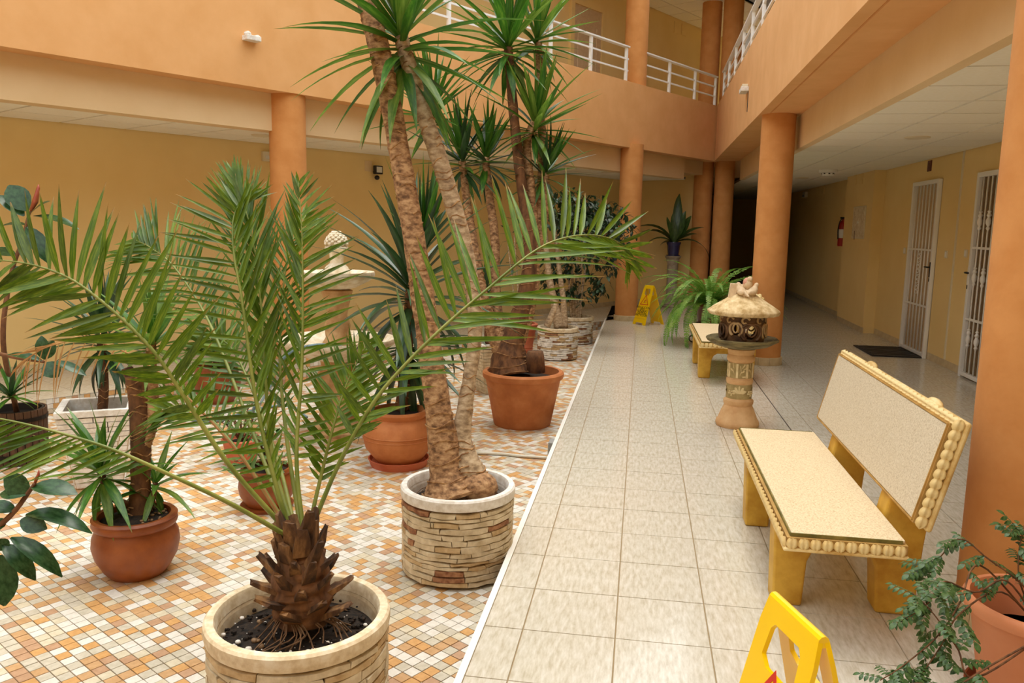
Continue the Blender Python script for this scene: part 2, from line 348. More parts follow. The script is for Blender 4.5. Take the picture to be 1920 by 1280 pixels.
mm = [MB().hexa([(-h, -h, -.006), (h, -h, -.006), (h, h, -.006), (-h, h, -.006)], [(-h+.0008, -h+.0008, 0), (h-.0008, -h+.0008, 0), (h-.0008, h-.0008, 0), (-h+.0008, h-.0008, 0)]).mesh('mosaic_tile', m) for m in MOS]
for D, a1, n1, k in tiles[:300]:
    link('mosaic_tile', mm[k], fc, Matrix.Translation(AN(a1+PM/2, n1+PM/2, Z_M+rnd.uniform(-.0006, .0004))) @ Matrix.Rotation(math.pi/2-AX, 4, 'Z'))
mb = MB(); Mz = Matrix.Rotation(math.pi/2-AX, 3, 'Z')
q4 = [Mz @ Vector((x, y, 0)) for x, y in ((-h, -h), (h, -h), (h, h), (-h, h))]; dz = Vector((0, 0, -.005))
for D, a1, n1, k in tiles[300:]:
    c = AN(a1+PM/2, n1+PM/2, Z_M+rnd.uniform(-.0006, .0004)); t4 = [c+q for q in q4]
    mb.add(t4+[p+dz for p in t4], [(0, 1, 2, 3), (4, 5, 1, 0), (5, 6, 2, 1), (6, 7, 3, 2), (7, 4, 0, 3)], k)
tag(mb.build('mosaic_tiles_beyond', MOS, fc), None, None, None, 'stuff')
# step riser of the gallery, mosaic clad
gr = struct(MB().hexa([AN(-9, N_S, Z_M), AN(11.2, N_S, Z_M), AN(11.2, N_S+.012, Z_M), AN(-9, N_S+.012, Z_M)], [AN(-9, N_S, -.01), AN(11.2, N_S, -.01), AN(11.2, N_S+.012, -.01), AN(-9, N_S+.012, -.01)]).build('trim_3', MT['stone_j']), 'mosaic clad step riser below the rear gallery floor')
mb = MB()
for i in range(-40, 222):
    for j in range(3):
        k = rnd.choices(range(6), [14, 16, 14, 18, 20, 18])[0]; a0, a1 = i*PM+.001, (i+1)*PM-.001; z0, z1 = Z_M+j*.041+.002, Z_M+(j+1)*.041-.001
        mb.hexa([AN(a0, N_S-.004, z0), AN(a1, N_S-.004, z0), AN(a1, N_S, z0), AN(a0, N_S, z0)], [AN(a0, N_S-.004, z1), AN(a1, N_S-.004, z1), AN(a1, N_S, z1), AN(a0, N_S, z1)], k)
tag(mb.build('riser_mosaic', MOS, gr), None, None, None, 'stuff')

# ---- walls
wl = quadwall('wall_left', 'long plain yellow rear wall of the gallery left of the columns', AN(-9, N_W, 0), AN(14.05, N_W, 0), -.15, 6.0, .2, MT['yellow'], side=1)
pc = AN(13.95, N_W, 0)
quadwall('wall_back', 'darker yellow wall panel behind the pedestal with the blue pot', (pc.x, pc.y-.08, 0), (1.2, pc.y-.08, 0), -.1, 2.9, .2, MT['yellow'], side=1)
quadwall('wall_return', 'yellow wall end running into the dark passage beside the paired columns', (1.2, pc.y-.08, 0), (1.2, 25, 0), -.1, 2.9, .2, MT['yellow'], side=1)
wr = quadwall('wall_right', 'yellow corridor wall with white barred doors', BM(M_W, 26, 0), BM(M_W, Y0, 0), -.1, 6.0, .25, MT['yellow'], side=1)
quadwall('wall_far', 'dark yellow end wall of the long corridor', (.9, 25, 0), (4, 25, 0), -.1, 3.0, .2, MT['yellow'])
quadwall('wall_front_blocker', 'plain unseen plaster wall added behind the viewer to keep the corridor dark', (-9, Y0, 0), (4.2, Y0, 0), -.3, 6.0, .2, MT['cream'], side=-1)  # out of view; added to block low sky light from entering the corridor
quadwall('wall_side', 'orange plaster facade closing the courtyard at its far left', AN(-9, -9, 0), AN(-9, 9, 0), -.3, 6.0, .2, MT['orange'], side=1)
quadwall('wall_upper', 'yellow wall of the upper gallery behind the paired columns', AN(14.0, N_W, 0), AN(17.5, N_W, 0), 2.9, 6.0, .2, MT['yellow'], side=1)
# wall pier with the meter cabinet
pier = struct(MB().hexa([BM(M_W-.16, 12.62, -.1), BM(M_W+.02, 12.62, -.1), BM(M_W+.02, 14.3, -.1), BM(M_W-.16, 14.3, -.1)], [BM(M_W-.16, 12.62, Z_C), BM(M_W+.02, 12.62, Z_C), BM(M_W+.02, 14.3, Z_C), BM(M_W-.16, 14.3, Z_C)]).build('wall_pier', MT['yellow']), 'yellow wall pier projecting beyond the barred doors in the corridor')

# ---- baseboards as tile pieces
def skirting(name, label, P, Q, gaps=(), h_=.085):
    P = Vector(P); Q = Vector(Q); L = (Q-P).length; d = (Q-P)/L; n = Vector((-d.y, d.x, 0))
    root = struct(empty(name, P), label); cur = 0.0; meshes = {}
    while cur < L-.02:
        e = min(cur+PT, L)
        if not any(a < (cur+e)/2 < b for a, b in gaps):
            key = round(e-cur, 3)
            if key not in meshes: meshes[key] = MB().box(.001, key-.001, 0, .011, 0, h_).mesh('skirting_tile', MT['base_t'])
            link('skirting_tile', meshes[key], root, Matrix.Translation(d*cur) @ frame((0, 0, 0), d, (0, 0, 1)))
        cur = e
def tB(y): return y
skirting('baseboard_right', 'beige tile skirting along the corridor wall with barred doors', BM(M_W-.001, 12.6, 0), BM(M_W-.001, 4.0, 0), gaps=((1.24, 2.2), (3.5, 4.6)))
skirting('baseboard_pier', 'beige tile skirting round the foot of the wall pier', BM(M_W-.161, 14.3, 0), BM(M_W-.161, 12.6, 0))
skirting('baseboard_far', 'beige tile skirting along the dark far corridor wall', BM(M_W-.001, 25, 0), BM(M_W-.001, 14.3, 0))
skirting('baseboard_left', 'beige tile skirting along the foot of the yellow rear wall', AN(13.9, N_W-.001, 0), AN(-2, N_W-.001, 0))
skirting('baseboard_back', 'beige tile skirting under the darker wall behind the blue pot', (1.0, pc.y-.081, 0), (pc.x+.02, pc.y-.081, 0))

# ---- beams, parapets, cream inner beams
def prism_run(name, label, fn, t0, t1, sec, m_):   # sec: list of (offset, z) polygon ; fn(offset, t, z)
    k = len(sec); vs = [fn(o, t0, z) for o, z in sec]+[fn(o, t1, z) for o, z in sec]
    fs = [tuple(range(k)), tuple(range(2*k-1, k-1, -1))]+[(i, i+k, (i+1) % k+k, (i+1) % k) for i in range(k)]
    return struct(MB().add(vs, fs).build(name, m_), label)
def fL(o, t, z): return AN(t, N_F+o, z)
def fR(o, t, z): return BM(M_F+o, t, z)
cx = (N_F+.857*1.26)/.515   # walkway coordinate of the inner corner
prism_run('wall_facade_left', 'orange plaster balcony front running across above the left gallery', fL, -9, 14.15, [(0, Z_B), (0, Z_P), (.22, Z_P), (.22, Z_B)], MT['orange'])
prism_run('wall_facade_right', 'orange plaster balcony beam running along above the walkway columns', fR, Y0, cx-.05, [(0, Z_B), (.44, Z_B), (.44, Z_B+.35), (.2, Z_B+.35), (.2, Z_P), (0, Z_P)], MT['orange'])
prism_run('trim_4', 'cream inner beam face under the left balcony front', fL, -9, 13.2, [(.2, Z_C-.01), (.2, Z_B+.02), (.4, Z_B+.02), (.4, Z_C-.01)], MT['cream'])
prism_run('trim_5', 'cream inner beam face beside the walkway ceiling panels', fR, Y0, 15.2, [(.44, Z_C-.01), (.44, Z_B+.02), (.7, Z_B+.02), (.7, Z_C+.02), (.52, Z_C+.02), (.52, Z_C-.01)], MT['cream'])
prism_run('trim_6', 'thin drip groove line under the orange walkway beam', fR, Y0, 9.2, [(.1, Z_B-.004), (.112, Z_B-.004), (.112, Z_B+.002), (.1, Z_B+.002)], MT['orange_c'])
# floor slabs above
struct(MB().hexa([AN(-9, N_F+.35, Z_C+.12), AN(14.2, N_F+.35, Z_C+.12), AN(14.2, N_W+.1, Z_C+.12), AN(-9, N_W+.1, Z_C+.12)], [AN(-9, N_F+.35, 2.95), AN(14.2, N_F+.35, 2.95), AN(14.2, N_W+.1, 2.95), AN(-9, N_W+.1, 2.95)]).build('floor_upper_gallery', MT['cream']), 'upper gallery floor slab behind the orange balcony front')
struct(MB().hexa([BM(M_F+.6, Y0, Z_C+.12), BM(M_W+.2, Y0, Z_C+.12), BM(M_W+.2, 26, Z_C+.12), BM(M_F+.6, 26, Z_C+.12)], [BM(M_F+.6, Y0, 2.95), BM(M_W+.2, Y0, 2.95), BM(M_W+.2, 26, 2.95), BM(M_F+.6, 26, 2.95)]).build('floor_upper_corridor', MT['cream']), 'upper corridor floor slab above the walkway ceiling')
struct(MB().box(.9, 1.9, 16.4, 26, Z_C+.1, 2.96).build('floor_corner_light_stop', MT['cream']), 'floor slab added to keep sky light out of the passage behind the paired columns')  # added slab: closes the gap where sky light leaked into the passage
Z_U = 5.70
struct(MB().hexa([AN(-9, N_F-.15, Z_U+.02), AN(15.5, N_F-.15, Z_U+.02), AN(17, N_W+.2, Z_U+.02), AN(-9, N_W+.2, Z_U+.02)], [AN(-9, N_F-.15, 6.0), AN(15.5, N_F-.15, 6.0), AN(17, N_W+.2, 6.0), AN(-9, N_W+.2, 6.0)]).build('ceiling_upper_left', MT['grid']), 'roof slab over the upper gallery')
struct(MB().hexa([BM(M_F-.1, Y0, Z_U+.02), BM(M_W+.2, Y0, Z_U+.02), BM(M_W+.2, 26, Z_U+.02), BM(M_F-.1, 26, Z_U+.02)], [BM(M_F-.1, Y0, 6.0), BM(M_W+.2, Y0, 6.0), BM(M_W+.2, 26, 6.0), BM(M_F-.1, 26, 6.0)]).build('ceiling_upper_right', MT['grid']), 'roof slab over the upper corridor')

# ---- suspended ceilings of panels
def panels(name, label, fn, t0, t1, off0, off1, z, first, pitch=.615, poff=None):
    base = MB().hexa([fn(off0, t0, z+.012), fn(off1, t0, z+.012), fn(off1, t1, z+.012), fn(off0, t1, z+.012)], [fn(off0, t0, z+.05), fn(off1, t0, z+.05), fn(off1, t1, z+.05), fn(off0, t1, z+.05)]).build(name, MT['grid'])
    struct(base, label); meshes = {}
    t = first
    while t > t0: t -= pitch
    while t < t1:
        o = poff if poff is not None else off0
        while o > off0: o -= pitch
        while o < off1-.02:
            a0, a1 = max(o, off0)+.009, min(o+pitch, off1)-.009; b0, b1 = max(t, t0)+.009, min(t+pitch, t1)-.009
            if a1-a0 > .03 and b1-b0 > .03:
                key = (round(a1-a0, 3), round(b1-b0, 3))
                org = fn(0, 0, 0); ex = (fn(1, 0, 0)-org); ey = (fn(0, 1, 0)-org)
                if key not in meshes:
                    hx, hy = key[0]/2, key[1]/2
                    meshes[key] = MB().hexa([(-hx+.004, -hy+.004, 0), (hx-.004, -hy+.004, 0), (hx-.004, hy-.004, 0), (-hx+.004, hy-.004, 0)], [(-hx, -hy, .014), (hx, -hy, .014), (hx, hy, .014), (-hx, hy, .014)]).mesh('ceiling_panel', MT['ceil'])
                c = fn((a0+a1)/2, (b0+b1)/2, z); zx = (0, 0, 1) if ex.cross(ey).z > 0 else (0, 0, 1)
                link('ceiling_panel', meshes[key], base, frame(c, ex, (0, 0, 1)))
            o += pitch
        t += pitch
panels('ceiling_corridor', 'suspended ceiling of pale square panels over the walkway corridor', fR, 2.0, 25, .50, M_W-M_F, Z_C, 5.47, poff=1.02)
panels('ceiling_gallery', 'suspended ceiling strip of pale panels over the left gallery', fL, -1, 13.6, .38, N_W-N_F, Z_C, 2.0, poff=.98)
panels('ceiling_gallery_upper', 'suspended panel ceiling over the upper gallery', fL, 9, 17, -.1, N_W-N_F, Z_U, 9.2, poff=.5)

# ---- round columns
def column(p, z0, label, plinth=True, r=.181, top=Z_B+.06, tiles=True):
    root = struct(empty('column', (p[0], p[1], z0)), label)
    o = MB().lathe([(r, .0), (r, top-z0)], 40).build('shaft', MT['orange_c'], root, True); autosmooth(o)
    if tiles:
        n = 10; me = None
        for i in range(n):
            if me is None:
                m = MB(); vs = []
                for k in range(5):
                    th = (k/4-.5)*(2*math.pi/n-.012)
                    for rr, z in ((r+.001, 0), (r+.018, 0), (r+.018, .082), (r+.001, .088)): vs.append((rr*math.cos(th), rr*math.sin(th), z))
                fs = [(k*4+j, (k+1)*4+j, (k+1)*4+(j+1) % 4, k*4+(j+1) % 4) for k in range(4) for j in range(4)]+[(3, 2, 1, 0), (16, 17, 18, 19)]
                me = m.add(vs, fs).mesh('base_tile', MT['base_t'])
            link('base_tile', me, root, Matrix.Rotation(2*math.pi*i/n+.2, 4, 'Z'))
    return root
mid = BM(M_F+.22, 9.37, 0); pil = Vector((1.475, 3.24, 0))
column((mid.x, mid.y), 0, 'orange plaster column between far bench and dark corridor')
column((pil.x, pil.y), 0, 'large orange plaster column at the right, behind the clay pot')
farc = Vector((-.215, 13.2, 0)); column((farc.x, farc.y), 0, 'orange plaster column beside the far yellow wet floor sign')
d1 = ray(1316, 400); d2 = ray(1355, 400)
k1 = np.array(OC+d1*(16.15/d1[1])); k2 = np.array(OC+d2*(15.95/d2[1]))
column((k1[0], k1[1]), 0, 'left one of the paired orange columns in the courtyard corner', top=Z_U)
column((k2[0], k2[1]), 0, 'right one of the paired orange columns in the courtyard corner', top=Z_U)
lc = AN(4.88, N_F+.2, Z_M); column((lc.x, lc.y), Z_M, 'orange plaster column behind the tiered fountain at the left', tiles=False)
# upper storey columns
uc = onN(1193, 90, N_F+.2); column((uc.x, uc.y), Z_P-.8, 'upper storey orange column between the two balcony railings', top=Z_U, tiles=False)
# mosaic clad plinth behind the fountain
pp = AN(4.95, N_F+.15, Z_M); pl = struct(MB().box(-.36, .5, -.24, .24, 0, .36).build('trim_7', MT['stone_j'], None, False, pp), 'low mosaic clad plinth round the foot of the left column'); pl.rotation_euler.z = math.pi/2-AX
mb = MB(); rnd2 = random.Random(9)
for i in range(17):
    for j in range(7):
        k = rnd2.choices(range(6), [6, 12, 12, 20, 26, 24])[0]; mb.box(-.36+i*.05+.001, -.36+(i+1)*.05-.001, -.245, -.24, j*.05+.002, (j+1)*.05-.001, k)
for i in range(9):
    for j in range(7):
        k = rnd2.choices(range(6), [6, 12, 12, 20, 26, 24])[0]
        for sx in (-.365, .5): mb.box(sx, sx+.005, -.24+i*.05+.001, -.24+(i+1)*.05-.001, j*.05+.002, (j+1)*.05-.001, k)
tag(mb.build('plinth_mosaic', MOS, pl), None, None, None, 'stuff')

# ---- railings
def railing(name, label, P, Q, posts, zb=Z_P, zt=4.27):
    P = Vector(P); Q = Vector(Q); P.z = Q.z = zb; d = (Q-P); L = d.length; d /= L; root = thing(name, P, label, 'railing')
    F = frame((0, 0, 0), d, (0, 0, 1))
    bev(MB().box(0, L, -.035, .035, zt-zb-.025, zt-zb, 0, F).build('top_rail', MT['white_m'], root), .004)
    for zz in (.17, .34): MB().box(0, L, -.012, .012, zz-.012, zz+.012, 0, F).build('cross_bar', MT['white_m'], root)
    for s_ in posts: MB().box(s_*L-.02, s_*L+.02, -.02, .02, 0, zt-zb-.025, 0, F).build('post', MT['white_m'], root)
railing('balcony_railing', 'white metal balcony railing above the left facade behind the yuccas', AN(5.35, N_F+.06, 0), AN(10.98, N_F+.06, 0), [.02, .16, .30, .48, .65, .82, .99])
railing('balcony_railing', 'short white balcony railing between upper column and courtyard corner', AN(11.42, N_F+.06, 0), AN(14.0, N_F+.06, 0), [.01, .33, .68, .985])
railing('balcony_railing', 'white balcony railing running above the right walkway beam', BM(M_F+.06, cx-.4, 0), BM(M_F+.06, 6.5, 0), [.012, .12, .24, .36, .48, .6, .72, .86, .99])

# ================================================================== POTS AND PLANTS
def stone_pot(root, R, H, rim_mat, seedv, pieces=True, courses=11, per=9, russet=.14):
    rr = random.Random(seedv); r0 = R*.965
    autosmooth(MB().lathe([(0, .0), (r0*.93, 0), (r0*.97, .02), (r0*.97, H-.04), (r0*.9, H-.04)], 48, cap=False).build('pot_body', MT['stone_j'], root, True))
    autosmooth(MB().lathe([(r0*.9, H-.055), (R, H-.05), (R*1.015, H-.03), (R*1.01, H-.008), (R*.985, H), (R*.90, H), (R*.875, H-.012), (R*.86, H-.12), (R*.84, H-.12), (R*.85, H-.05)], 56, cap=False).build('rim', rim_mat, root, True))
    autosmooth(MB().lathe([(0, H-.085), (R*.5, H-.075), (R*.865, H-.09)], 32).build('soil', MT['soil'], root, True))
    joined = {0: MB(), 1: MB(), 2: MB()}
    hs = [rr.uniform(.7, 1.3) for _ in range(courses)]; S = sum(hs); z = .012; top = H-.06
    for ci, hh in enumerate(hs):
        ht = (top-.012)*hh/S; th = rr.uniform(0, 6); end = th+2*math.pi
        while th < end-.05:
            wd = min(rr.uniform(.35, 1.05)*9/per, end-th)
            k = 2 if rr.random() < russet else (1 if rr.random() < .3 else 0)
            m = MB() if pieces else joined[k]; nn = max(2, int(wd/.16)); vs = []
            for i in range(nn+1):
                a = th+.007+(wd-.014)*i/nn; skew = (rr.uniform(-.03, .03) if i in (0, nn) else 0); w0 = rr.uniform(-.005, .005) if 0 < i < nn else 0; w1 = rr.uniform(-.004, .004); ro = R*rr.uniform(.978, 1.0)
                for r_, zz in ((r0*.965, z+.001+w0), (ro, z+.003+w0), (ro*rr.uniform(.994, 1.004), z+ht-.003+w1), (r0*.965, z+ht-.001+w1)):
                    aa = a+(skew if zz > z+ht*.5 else -skew)*.4; vs.append((r_*math.cos(aa), r_*math.sin(aa), zz))
            fs = [(i*4+j, (i+1)*4+j, (i+1)*4+j+1, i*4+j+1) for i in range(nn) for j in range(3)]+[(3, 2, 1, 0), tuple(nn*4+j for j in range(4))]
            m.add(vs, fs)
            if pieces: m.build('relief_stone', (MT['stone_a'], MT['stone_b'], MT['stone_r'])[k], root)
            th += wd
        z += ht
    if not pieces:
        for k, m in joined.items():
            if m.v: tag(m.build('relief_stones', (MT['stone_w'], MT['stone_b'], MT['stone_r'])[k], root), None, None, None, 'stuff')
def clay_pot(root, prof, mt, soil_r, soil_z, n=48, c=(0, 0, 0), rim_mat=None):
    o = autosmooth(MB().lathe(prof, n, c).build('pot_body', mt, root, True), 40)
    autosmooth(MB().lathe([(0, soil_z+.012), (soil_r*.5, soil_z+.008), (soil_r, soil_z-.005)], 28, c).build('soil', MT['soil'], root, True))
    return o
def loc(root, p): return Vector(p)-root.matrix_basis.translation     # world -> local (roots are not rotated)
def trunk(root, pts, rad, mt, n=10, name='trunk', rings=0, wob=.12, samples=None):
    P = spline([loc(root, p) for p in pts], samples or 6*len(pts)); k = len(P); m_ = len(rad)-1
    R_ = []
    for i in range(k):
        u = i/(k-1)*m_; j = min(int(u), m_-1); R_.append(rad[j]+(rad[j+1]-rad[j])*(u-j))
    o = MB().tube(P, R_, n, wob=wob).build(name, mt, root, True)
    if rings:
        mb = MB(); rr = random.Random(k)
        for q in range(rings):
            u = (q+rr.random()*.6)/rings*(k-1.01); i = int(u); p = P[i].lerp(P[i+1], u-i); t = (P[i+1]-P[i]).normalized(); a = t.orthogonal().normalized(); b = t.cross(a); r_ = R_[i]*1.0
            th0 = rr.uniform(0, 6.28); pts2 = [p+(a*math.cos(th0+x*.5)+b*math.sin(th0+x*.5))*r_*1.02+t*(.012*math.sin(x*1.2)) for x in range(8)]
            mb.tube(pts2, min(.0032, r_*.07), 4)
        tag(mb.build('leaf_scars', MT['ring'], o), None, None, None, 'stuff')
    return o
LEAF = {}
def leafmesh(key, *a, mt=None, **k):
    kk = (key, mt.name)
    if kk not in LEAF: LEAF[kk] = MB().blade(*a, **k).mesh('leaf', mt, True)
    return LEAF[kk]
def rosette(root, p, axis, n, L, W, mts, seedv, el=(80, -35), droop=(.15, .9), fold=.35, name='leaf', stem=None, bend_down=True, spread=.05):
    rr = random.Random(seedv); p = loc(root, p); A_ = Vector(axis).normalized(); X_ = A_.orthogonal().normalized(); Y_ = A_.cross(X_)
    for i in range(n):
        t = (i+.5)/n; az = i*2.39996+rr.uniform(-.25, .25); e = math.radians(el[0]+(el[1]-el[0])*t**1.1+rr.uniform(-9, 9))
        d = (X_*math.cos(az)+Y_*math.sin(az))*math.cos(e)+A_*math.sin(e)
        dr = droop[0]+(droop[1]-droop[0])*t+rr.uniform(-.1, .15); q = int(max(0, min(5, round(dr*5)))); ln = L*(.62+.5*math.sin(math.pi*min(1, .25+t*.7)))*rr.uniform(.85, 1.1)
        me = leafmesh('y%d%d' % (q, int(fold*100)), 1.0, 1.0, q/5, seg=7, fold=fold*.1, prof='spear', mt=rr.choice(mts))
        zh = A_ if bend_down else d.cross(Vector((0, 0, 1)))
        base = p - A_*(spread*t*L*1.6)
        link(name, me, root, frame(base, d, zh if abs(d.dot(A_)) < .98 else X_, ln, W*rr.uniform(.8, 1.15), ln))

# ---------------------------------------------------------------- front date palm in the stone pot
Dp = 2.52; pc0 = V(560, 1143, Dp)
PH = pc0.z-Z_M; PR = 335*Dp/1500/2
palm = thing('potted_palm', (pc0.x, pc0.y, Z_M), 'date palm with feathery fronds in the nearest stone-pattern pot', 'potted palm')
stone_pot(palm, PR, PH, MT['stone_c'], 11, True, 12, 9, .06)
zt = PH-.08
rr = random.Random(5)
trunk(palm, [V(566, 1168, Dp), V(566, 1120, Dp), V(566, 1060, Dp), V(562, 1000, Dp)], [.075, .095, .085, .055], MT['bark_d'], 12, 'trunk', 0, .25)
for i in range(40):   # cut frond boots
    t = i/40; az = i*2.4; z = .0+t*.27; el = math.radians(20+55*t+rr.uniform(-12, 12)); r_ = .07-.03*t; L = rr.uniform(.07, .12)*(1.0-.2*t)
    b = loc(palm, V(564, 1150, Dp))+Vector((r_*math.cos(az), r_*math.sin(az), z)); d = Vector((math.cos(az)*math.cos(el), math.sin(az)*math.cos(el), math.sin(el)))
    M = frame(b, d, (0, 0, 1)); w_ = rr.uniform(.018, .03); w2 = w_*rr.uniform(.4, .8)
    MB().add([M @ Vector(p) for p in ((0, -w_, -.008), (0, w_, -.008), (0, w_, .012), (0, -w_, .012), (L*.6, -w_*.8, -.004), (L*.6, w_*.8, -.004), (L*.6, w_*.75, .01), (L*.6, -w_*.75, .01), (L, -w2, .006), (L, w2*.7, .0), (L*.93, w2, .012), (L*1.05, -w2*.3, .014))],
             [(0, 1, 5, 4), (1, 2, 6, 5), (2, 3, 7, 6), (3, 0, 4, 7), (4, 5, 9, 8), (5, 6, 10, 9), (6, 7, 11, 10), (7, 4, 8, 11), (8, 9, 10, 11), (3, 2, 1, 0)]).build('frond_boot', MT['fibre'], palm)
mb = MB()
for i in range(46):
    az = rr.uniform(0, 6.28); r1 = .07; r2 = rr.uniform(.1, .17); c = loc(palm, V(566, 1165, Dp)); c.z = zt+.0
    pts = [c+Vector((r1*math.cos(az), r1*math.sin(az), .07)), c+Vector(((r1+r2)/2*math.cos(az+.2), (r1+r2)/2*math.sin(az+.2), .045)), c+Vector((r2*math.cos(az+rr.uniform(-.5, .5)), r2*math.sin(az+rr.uniform(-.5, .5)), .01))]
    mb.tube(spline(pts, 6), .0022, 4)
tag(mb.build('roots', MT['root'], palm), None, None, None, 'stuff')
for i in range(44):
    az = rr.uniform(0, 6.28) if i > 18 else rr.uniform(-2.6, -.6); r_ = rr.uniform(.12, PR*.82); s_ = rr.uniform(.005, .012)
    MB().ball((r_*math.cos(az), r_*math.sin(az), zt+.01), s_, 6, 4, (1, .8, .7)).build('pebble', MT['pebble'] if rr.random() < .65 else MT['pebble_b'], palm, True)
for cnt, mt_n, nm, s0, s1 in ((170, 'soil', 'soil_clumps', .004, .011), (70, 'pebble', 'perlite_grains', .0015, .0035)):
    mb = MB()
    for i in range(cnt):
        az = rr.uniform(0, 6.28); r_ = PR*.86*math.sqrt(rr.random()); mb.ball((r_*math.cos(az), r_*math.sin(az), PH-.078+.01*(1-abs(r_/PR-.5)*2)-.003), rr.uniform(s0, s1), 5, 3, (1, .8, .7))
    tag(mb.build(nm, MT[mt_n], palm), None, None, None, 'stuff')
LFT = {k: MB().blade(1, 1, d_, 5, .035, 'palm').mesh('leaflet', MT[m_], True) for k, (d_, m_) in {'a': (.05, 'palm'), 'b': (.22, 'palm'), 'c': (.4, 'palm_d'), 'd': (.1, 'palm_d'), 'e': (.25, 'dry')}.items()}
def frond(root, px, n, L, W, aL, aR, face, seedv, t0=.2, parts=True, keys='aabd', rm=None, LR=1.0, rad=.0085, drag=0.0, lift=.25, LL=1.0):
    rr = random.Random(seedv); P = spline([loc(root, V(x, y, D)) for x, y, D in px], 40)
    fr = MB().tube(P, [rad*(1-.82*i/39) for i in range(40)], 6).build('frond', rm or MT['rachis'], root, True)
    jm = MB(); cr = np.array([(P[i+1]-P[i]).length for i in range(39)]).cumsum(); tot = cr[-1]
    for i in range(n):
        t = t0+(1-t0)*(i+rr.uniform(-.3, .3))/(n-1); t = min(1, max(t0, t)); u = t*38.9; k = int(u); p = P[k].lerp(P[min(k+1, 39)], u-k); T = (P[min(k+1, 39)]-P[max(k-1, 0)]).normalized()
        Nv = Vector(face); Nv = (Nv-T*Nv.dot(T)).normalized(); S = Nv.cross(T); s = (t-t0)/(1-t0)
        prof = (.35+.65*min(1, s/.25)) if s < .6 else max(.25, 1-((s-.6)/.4)**1.4*.75)
        for sd, a0, lr in ((1, aL, LL), (-1, aR, LR)):
            if lr == 0: continue
            a = math.radians(a0*(1-.45*s**2)+rr.uniform(-9, 9)); d = T*math.cos(a)+S*(sd*math.sin(a))+Nv*rr.uniform(-.12, lift)+Vector((0, 0, -drag))
            ln = L*prof*lr*rr.uniform(.82, 1.12); M = frame(p, d, Nv+S*rr.uniform(-.7, .7), ln, W*rr.uniform(.75, 1.1), ln); me = LFT[rr.choice(keys)]
            if parts: link('leaflet', me, fr, M)
            else: jm.add([M @ v.co for v in me.vertices], [tuple(q.vertices) for q in me.polygons])
    if not parts: tag(jm.build('leaflets', MT['palm_j'] if keys != 'e' else MT['dry'], fr, True), None, None, None, 'stuff')
    return fr
toC = Vector(-_f)
D = Dp
frond(palm, [(548, 1010, D), (515, 900, D), (480, 750, D+.02), (455, 570, D+.05), (438, 470, D+.08), (440, 400, D+.12), (468, 368, D+.16)], 37, 0.239, 0.0155, 84, 34, toC+Vector((.3, 0, .2)), 21, .16)
frond(palm, [(570, 1010, D), (556, 860, D+.05), (566, 690, D+.1), (568, 560, D+.13), (566, 440, D+.16), (560, 340, D+.2)], 35, 0.217, 0.0149, 30, 82, toC+Vector((-.2, 0, .2)), 22, .2)
frond(palm, [(552, 1010, D), (430, 872, D-.1), (345, 742, D-.15), (285, 655, D-.18), (195, 568, D-.2), (110, 512, D-.2), (0, 488, D-.18), (-130, 500, D-.1)], 36, 0.296, 0.0236, 62, 66, toC+Vector((0, 0, .1)), 24, .24, LR=1.0, LL=.8)
frond(palm, [(578, 1005, D), (636, 868, D), (700, 755, D-.02), (765, 678, D-.02), (840, 605, D), (910, 545, D+.05), (997, 474, D+.12), (1055, 447, D+.2), (1115, 441, D+.28), (1165, 458, D+.34), (1182, 500, D+.38)], 40, 0.331, 0.0211, 66, 44, toC+Vector((0, 0, .35)), 26, .14, LR=.95)
frond(palm, [(555, 1010, D), (512, 860, D+.1), (497, 700, D+.15), (488, 560, D+.2), (470, 430, D+.25), (440, 330, D+.3)], 38, 0.274, 0.0149, 26, 24, toC+Vector((.4, 0, 0)), 23, .35, parts=False)
frond(palm, [(545, 1008, D-.05), (440, 948, D-.2), (330, 895, D-.3), (210, 842, D-.36), (100, 808, D-.38), (0, 785, D-.38), (-110, 770, D-.36)], 34, 0.217, 0.0136, 30, 42, toC+Vector((0, 0, .6)), 25, .4, parts=False, LR=0, drag=.3, LL=1.1)
frond(palm, [(550, 1008, D+.05), (470, 800, D+.35), (395, 610, D+.6), (330, 505, D+.72), (285, 466, D+.8), (252, 449, D+.86)], 38, 0.274, 0.0162, 52, 50, toC+Vector((0, .0, .4)), 27, .3, parts=False)
frond(palm, [(566, 1005, D+.05), (535, 800, D+.2), (525, 640, D+.3), (540, 480, D+.4), (575, 400, D+.5)], 34, 0.205, 0.0136, 40, 48, toC+Vector((.1, 0, 0)), 28, .3, parts=False)
frond(palm, [(576, 1005, D+.05), (600, 900, D+.1), (625, 800, D+.1), (650, 720, D+.15), (690, 640, D+.2)], 32, 0.194, 0.0149, 52, 55, toC, 29, .25, parts=False)
frond(palm, [(548, 1005, D+.05), (470, 880, D+.2), (400, 790, D+.35), (345, 760, D+.42), (300, 770, D+.45)], 30, 0.228, 0.0149, 55, 50, toC+Vector((0, 0, .6)), 30, .25, parts=False)
frond(palm, [(556, 1005, D+.1), (520, 860, D+.3), (460, 700, D+.5), (420, 640, D+.6), (370, 640, D+.62)], 30, 0.228, 0.0149, 55, 55, toC+Vector((0, 0, .4)), 31, .3, parts=False)

frond(palm, [(550, 1008, D+.02), (440, 840, D+.05), (300, 700, D+.1), (180, 640, D+.12), (90, 650, D+.14), (30, 690, D+.16)], 15, .2, .007, 75, 40, toC+Vector((0, 0, .5)), 33, .5, parts=False, keys='e', rm=MT['dry'], rad=.005, drag=.5)
